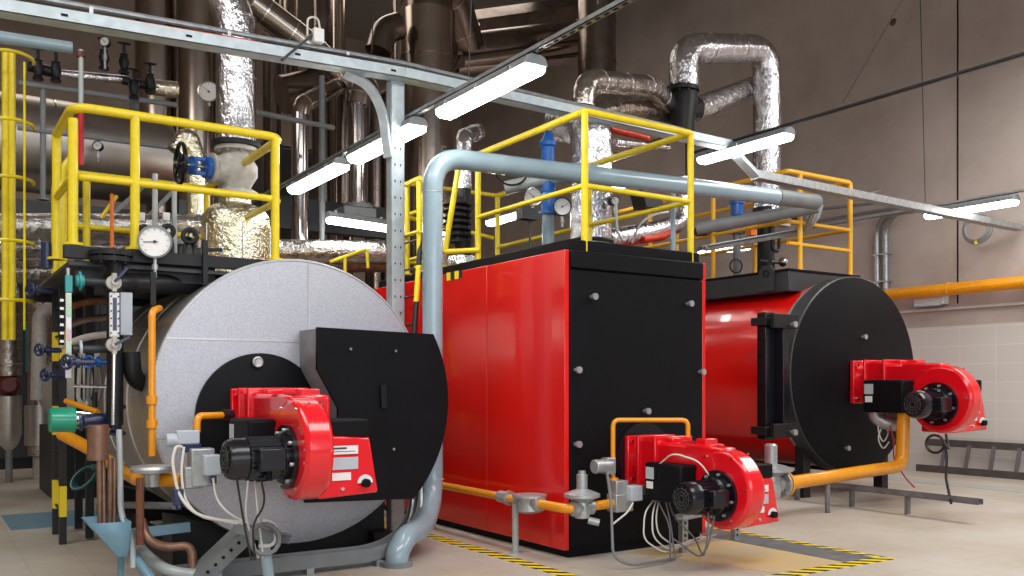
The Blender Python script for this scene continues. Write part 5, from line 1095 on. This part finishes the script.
# hopper
hp = [L_(84, 521, 7.1), L_(126, 528, 6.85), L_(126, 528, 7.25)]
t = thing('drain_hopper', 'pale blue painted steel drain hopper under the copper pipes', 'hopper', L_(115, 562, 6.9))
T0 = L_(85, 521, 7.25); T1 = L_(127, 526, 6.95); bz_ = L_(115, 560, 6.9).z
x0, x1 = T0.x - 0.02, T1.x + 0.02; zt_ = L_(100, 524, 6.9).z
hm_ = MB(); top = [(x0, 6.9, zt_), (x1, 6.9, zt_), (x1, 7.3, zt_), (x0, 7.3, zt_)]; bot = [(x0 + 0.20, 7.0, bz_), (x1, 7.0, bz_), (x1, 7.15, bz_), (x0 + 0.20, 7.15, bz_)]
hm_.add(top + bot, [(0, 1, 5, 4), (1, 2, 6, 5), (2, 3, 7, 6), (3, 0, 4, 7), (4, 5, 6, 7)])
ho = obj('funnel', hm_, blue_mat, t); so = ho.modifiers.new('s', 'SOLIDIFY'); so.thickness = 0.008
obj('bracket_arm', MB().bar((x1, 7.1, zt_ - 0.12), (x1 + 0.45, 7.1, zt_ - 0.10), 0.05, 0.07), blue_mat, t)
obj('drain_tube', MB().tube(fillet([V((x0 + 0.30, 7.07, bz_ + 0.02)), V((x0 + 0.42, 6.7, 0.06)), V((x1 + 0.9, 6.4, 0.05))], 0.1), 0.035, n=14), blue_mat, t)
obj('hopper_leg', MB().bar((x1 - 0.03, 7.12, bz_), (x1 - 0.03, 7.12, 0), 0.04, 0.04), blue_mat, t)
ptube('drain_pipe', 'pale grey small pipe bending down right of the copper pipes', 'pipe', [L_(119, 430, 7.4), L_(121, 518, 7.2), L_(133, 536, 7.0), L_(133, 568, 6.95)], 0.022, pale_grey, 0.12, 14)
ptube('condensate_pipe', 'rusty pipe with pale elbows along the floor left of the sloping arm', 'pipe', [w1(141, 520, 7.0), w1(147, 540, 6.9), w1(166, 548, 6.9), w1(192, 545, 6.85), w1(193, 575, 6.8)], 0.032, copper, 0.08, 14)
ptube('condensate_pipe', 'lower grey and copper pipe curving toward the bottom edge', 'pipe', [L_(128, 535, 7.6), L_(150, 560, 7.1), L_(172, 574, 6.8), L_(222, 576, 6.7)], 0.045, pale_grey, 0.2, 16)
ptube('floor_pipe', 'thin grey pipe beside the black saddle of the left boiler', 'pipe', [L_(125, 505, 8.6), L_(175, 506, 7.5)], 0.03, mid_grey, 0, 12)
ptube('gas_branch', 'slanting yellow pipe behind the green drum actuator', 'pipe', [L_(62, 434, 9.0), L_(92, 450, 8.6), L_(122, 470, 8.25)], 0.055, gas_yellow, 0.1, 18)
ptube('gas_branch', 'thin slanting orange yellow pipe above the green drum', 'pipe', [L_(66, 401, 9.2), L_(98, 412, 8.8)], 0.026, gas_yellow, 0, 12)
ptube('small_pipe', 'thin level steel tube below the level column elbow', 'pipe', [L_(74, 386, 7.9), L_(112, 387, 7.8)], 0.014, chrome, 0, 10)
for i in range(3):
    a = L_(62, 310 + 18 * i, 9.2 - 0.2 * i); b = L_(112, 300 + 17 * i, 8.4)
    ptube('small_pipe', ['uppermost of three slanting pipes behind the level column', 'middle of three slanting pipes behind the level column', 'lowest of three slanting pipes behind the level column'][i], 'pipe', [a, (a + b) / 2 + V((0, 0, 0.03)), b], 0.03, [rust, steel_dark, white_iron][i], 0.1, 12)
hc = L_(82, 478, 8.2)
for k in range(5): pass
cl = []
for k in range(60):
    a = 2 * PI * k / 14; cl.append(hc + V((0.09 * math.cos(a) + 0.0012 * k, 0.05 * math.sin(a) + 0.002 * k, 0.08 * math.sin(a) * 0.8 + 0.06 * math.cos(a))))
tag(obj('hose_coil', MB().tube(cl, 0.012, n=8), mat('dark_green_hose', (0.01, 0.06, 0.06), 0.4)), 'dark green hose coil hanging beside the banded post foot', 'hose')
for i, (px, Y) in enumerate(((86, 9.6), (96, 9.2))): cable(['pale cable loop drooping behind the level column', 'second pale cable loop behind the level column'][i], [L_(px - 6, 360, Y), L_(px - 8, 400, Y), L_(px, 408, Y), L_(px + 6, 385, Y), L_(px + 2, 360, Y)], 0.02, [cable_white, pale_grey][i] if i == 0 else cable_grey, 0.1)

# ================================================================== camera, light, world
cam = bpy.data.cameras.new('camera'); co = bpy.data.objects.new('camera', cam); C.objects.link(co)
cam.sensor_width = 36; cam.lens = F / 1024 * 36; cam.shift_y = (HY - 288) / 1024; cam.clip_end = 100
co.location = (0, 0, H); co.rotation_euler = (PI / 2, 0, -T); SC.camera = co
def area(name, loc, size, power, rot=(0, 0, 0), col=(1, 0.97, 0.93)):
    l = bpy.data.lights.new(name, 'AREA'); l.shape = 'RECTANGLE'; l.size, l.size_y = size; l.energy = power; l.color = col
    o = bpy.data.objects.new(name, l); C.objects.link(o); o.location = loc; o.rotation_euler = rot; return o
# unseen fill lights added overhead and at the open hall side, no fixtures modelled
area('overhead_fill_front', (3.0, 1.0, 7.5), (9, 3), 760)
area('overhead_fill_right', (12.2, 3.5, 7.0), (3, 6), 620, (0, 0, 0))  # added to brighten the right wall
area('overhead_fill_left', (-2.5, 6.0, 7.5), (3, 6), 380)
area('overhead_fill_back', (5.0, 17.0, 10.5), (12, 3), 340, col=(1, 0.9, 0.8))  # added to lift the far background
area('open_side_fill', (0.5, -5.2, 3.2), (12, 4), 480, (math.radians(90), 0, 0), (0.9, 0.95, 1.0))  # cool fill added behind the camera, no window there
w = bpy.data.worlds.new('hall'); SC.world = w; w.use_nodes = True
w.node_tree.nodes['Background'].inputs[0].default_value = (0.85, 0.92, 1, 1); w.node_tree.nodes['Background'].inputs[1].default_value = 0.30
SC.view_settings.view_transform = 'Standard'; SC.view_settings.look = 'None'; SC.view_settings.gamma = 1; SC.view_settings.exposure = -0.12
SC.view_settings.use_curve_mapping = False
SC.cycles.max_bounces = 6; SC.cycles.use_denoising = True; SC.cycles.sample_clamp_indirect = 6
GR = {'fluorescent_lamp': 'fluorescent tube lamps', 'flue_stack': 'upright flues at the back', 'flue_duct': 'flue ducts at the back', 'gas_burner': 'red gas burners', 'needle_valve': 'small handwheel valves at the left',
      'gate_valve': 'gate valves', 'pressure_gauge': 'pressure gauges', 'stop_valve': 'round knob valves beside the large gauge', 'hazard_tape': 'hazard tapes on the floor', 'foil_main': 'foil mains at the left', 'small_pipe': 'small pipes left of the first boiler',
      'guard_rail': 'yellow guard rails', 'cable_tray': 'overhead cable trays', 'hanging_wire': 'hanging wires', 'foil_pipe': 'foil wrapped pipes', 'lamp_rail': 'lamp rails', 'platform_ladder': 'platform ladders', 'blowdown_valve': 'navy blowdown valves',
      'cable': 'loose cables', 'floor_tray': 'cable trays near the floor', 'gas_supply_pipe': 'yellow gas supply pipes', 'manifold_pipe': 'pipes of the upper left valve row', 'insulated_riser': 'foil clad columns at the left'}
for o in bpy.data.objects:
    k = o.name.split('.')[0]
    if o.parent is None and k in GR and 'category' in o: o['group'] = GR[k]
for o in bpy.data.objects:
    if '_o' in o: del o['_o']
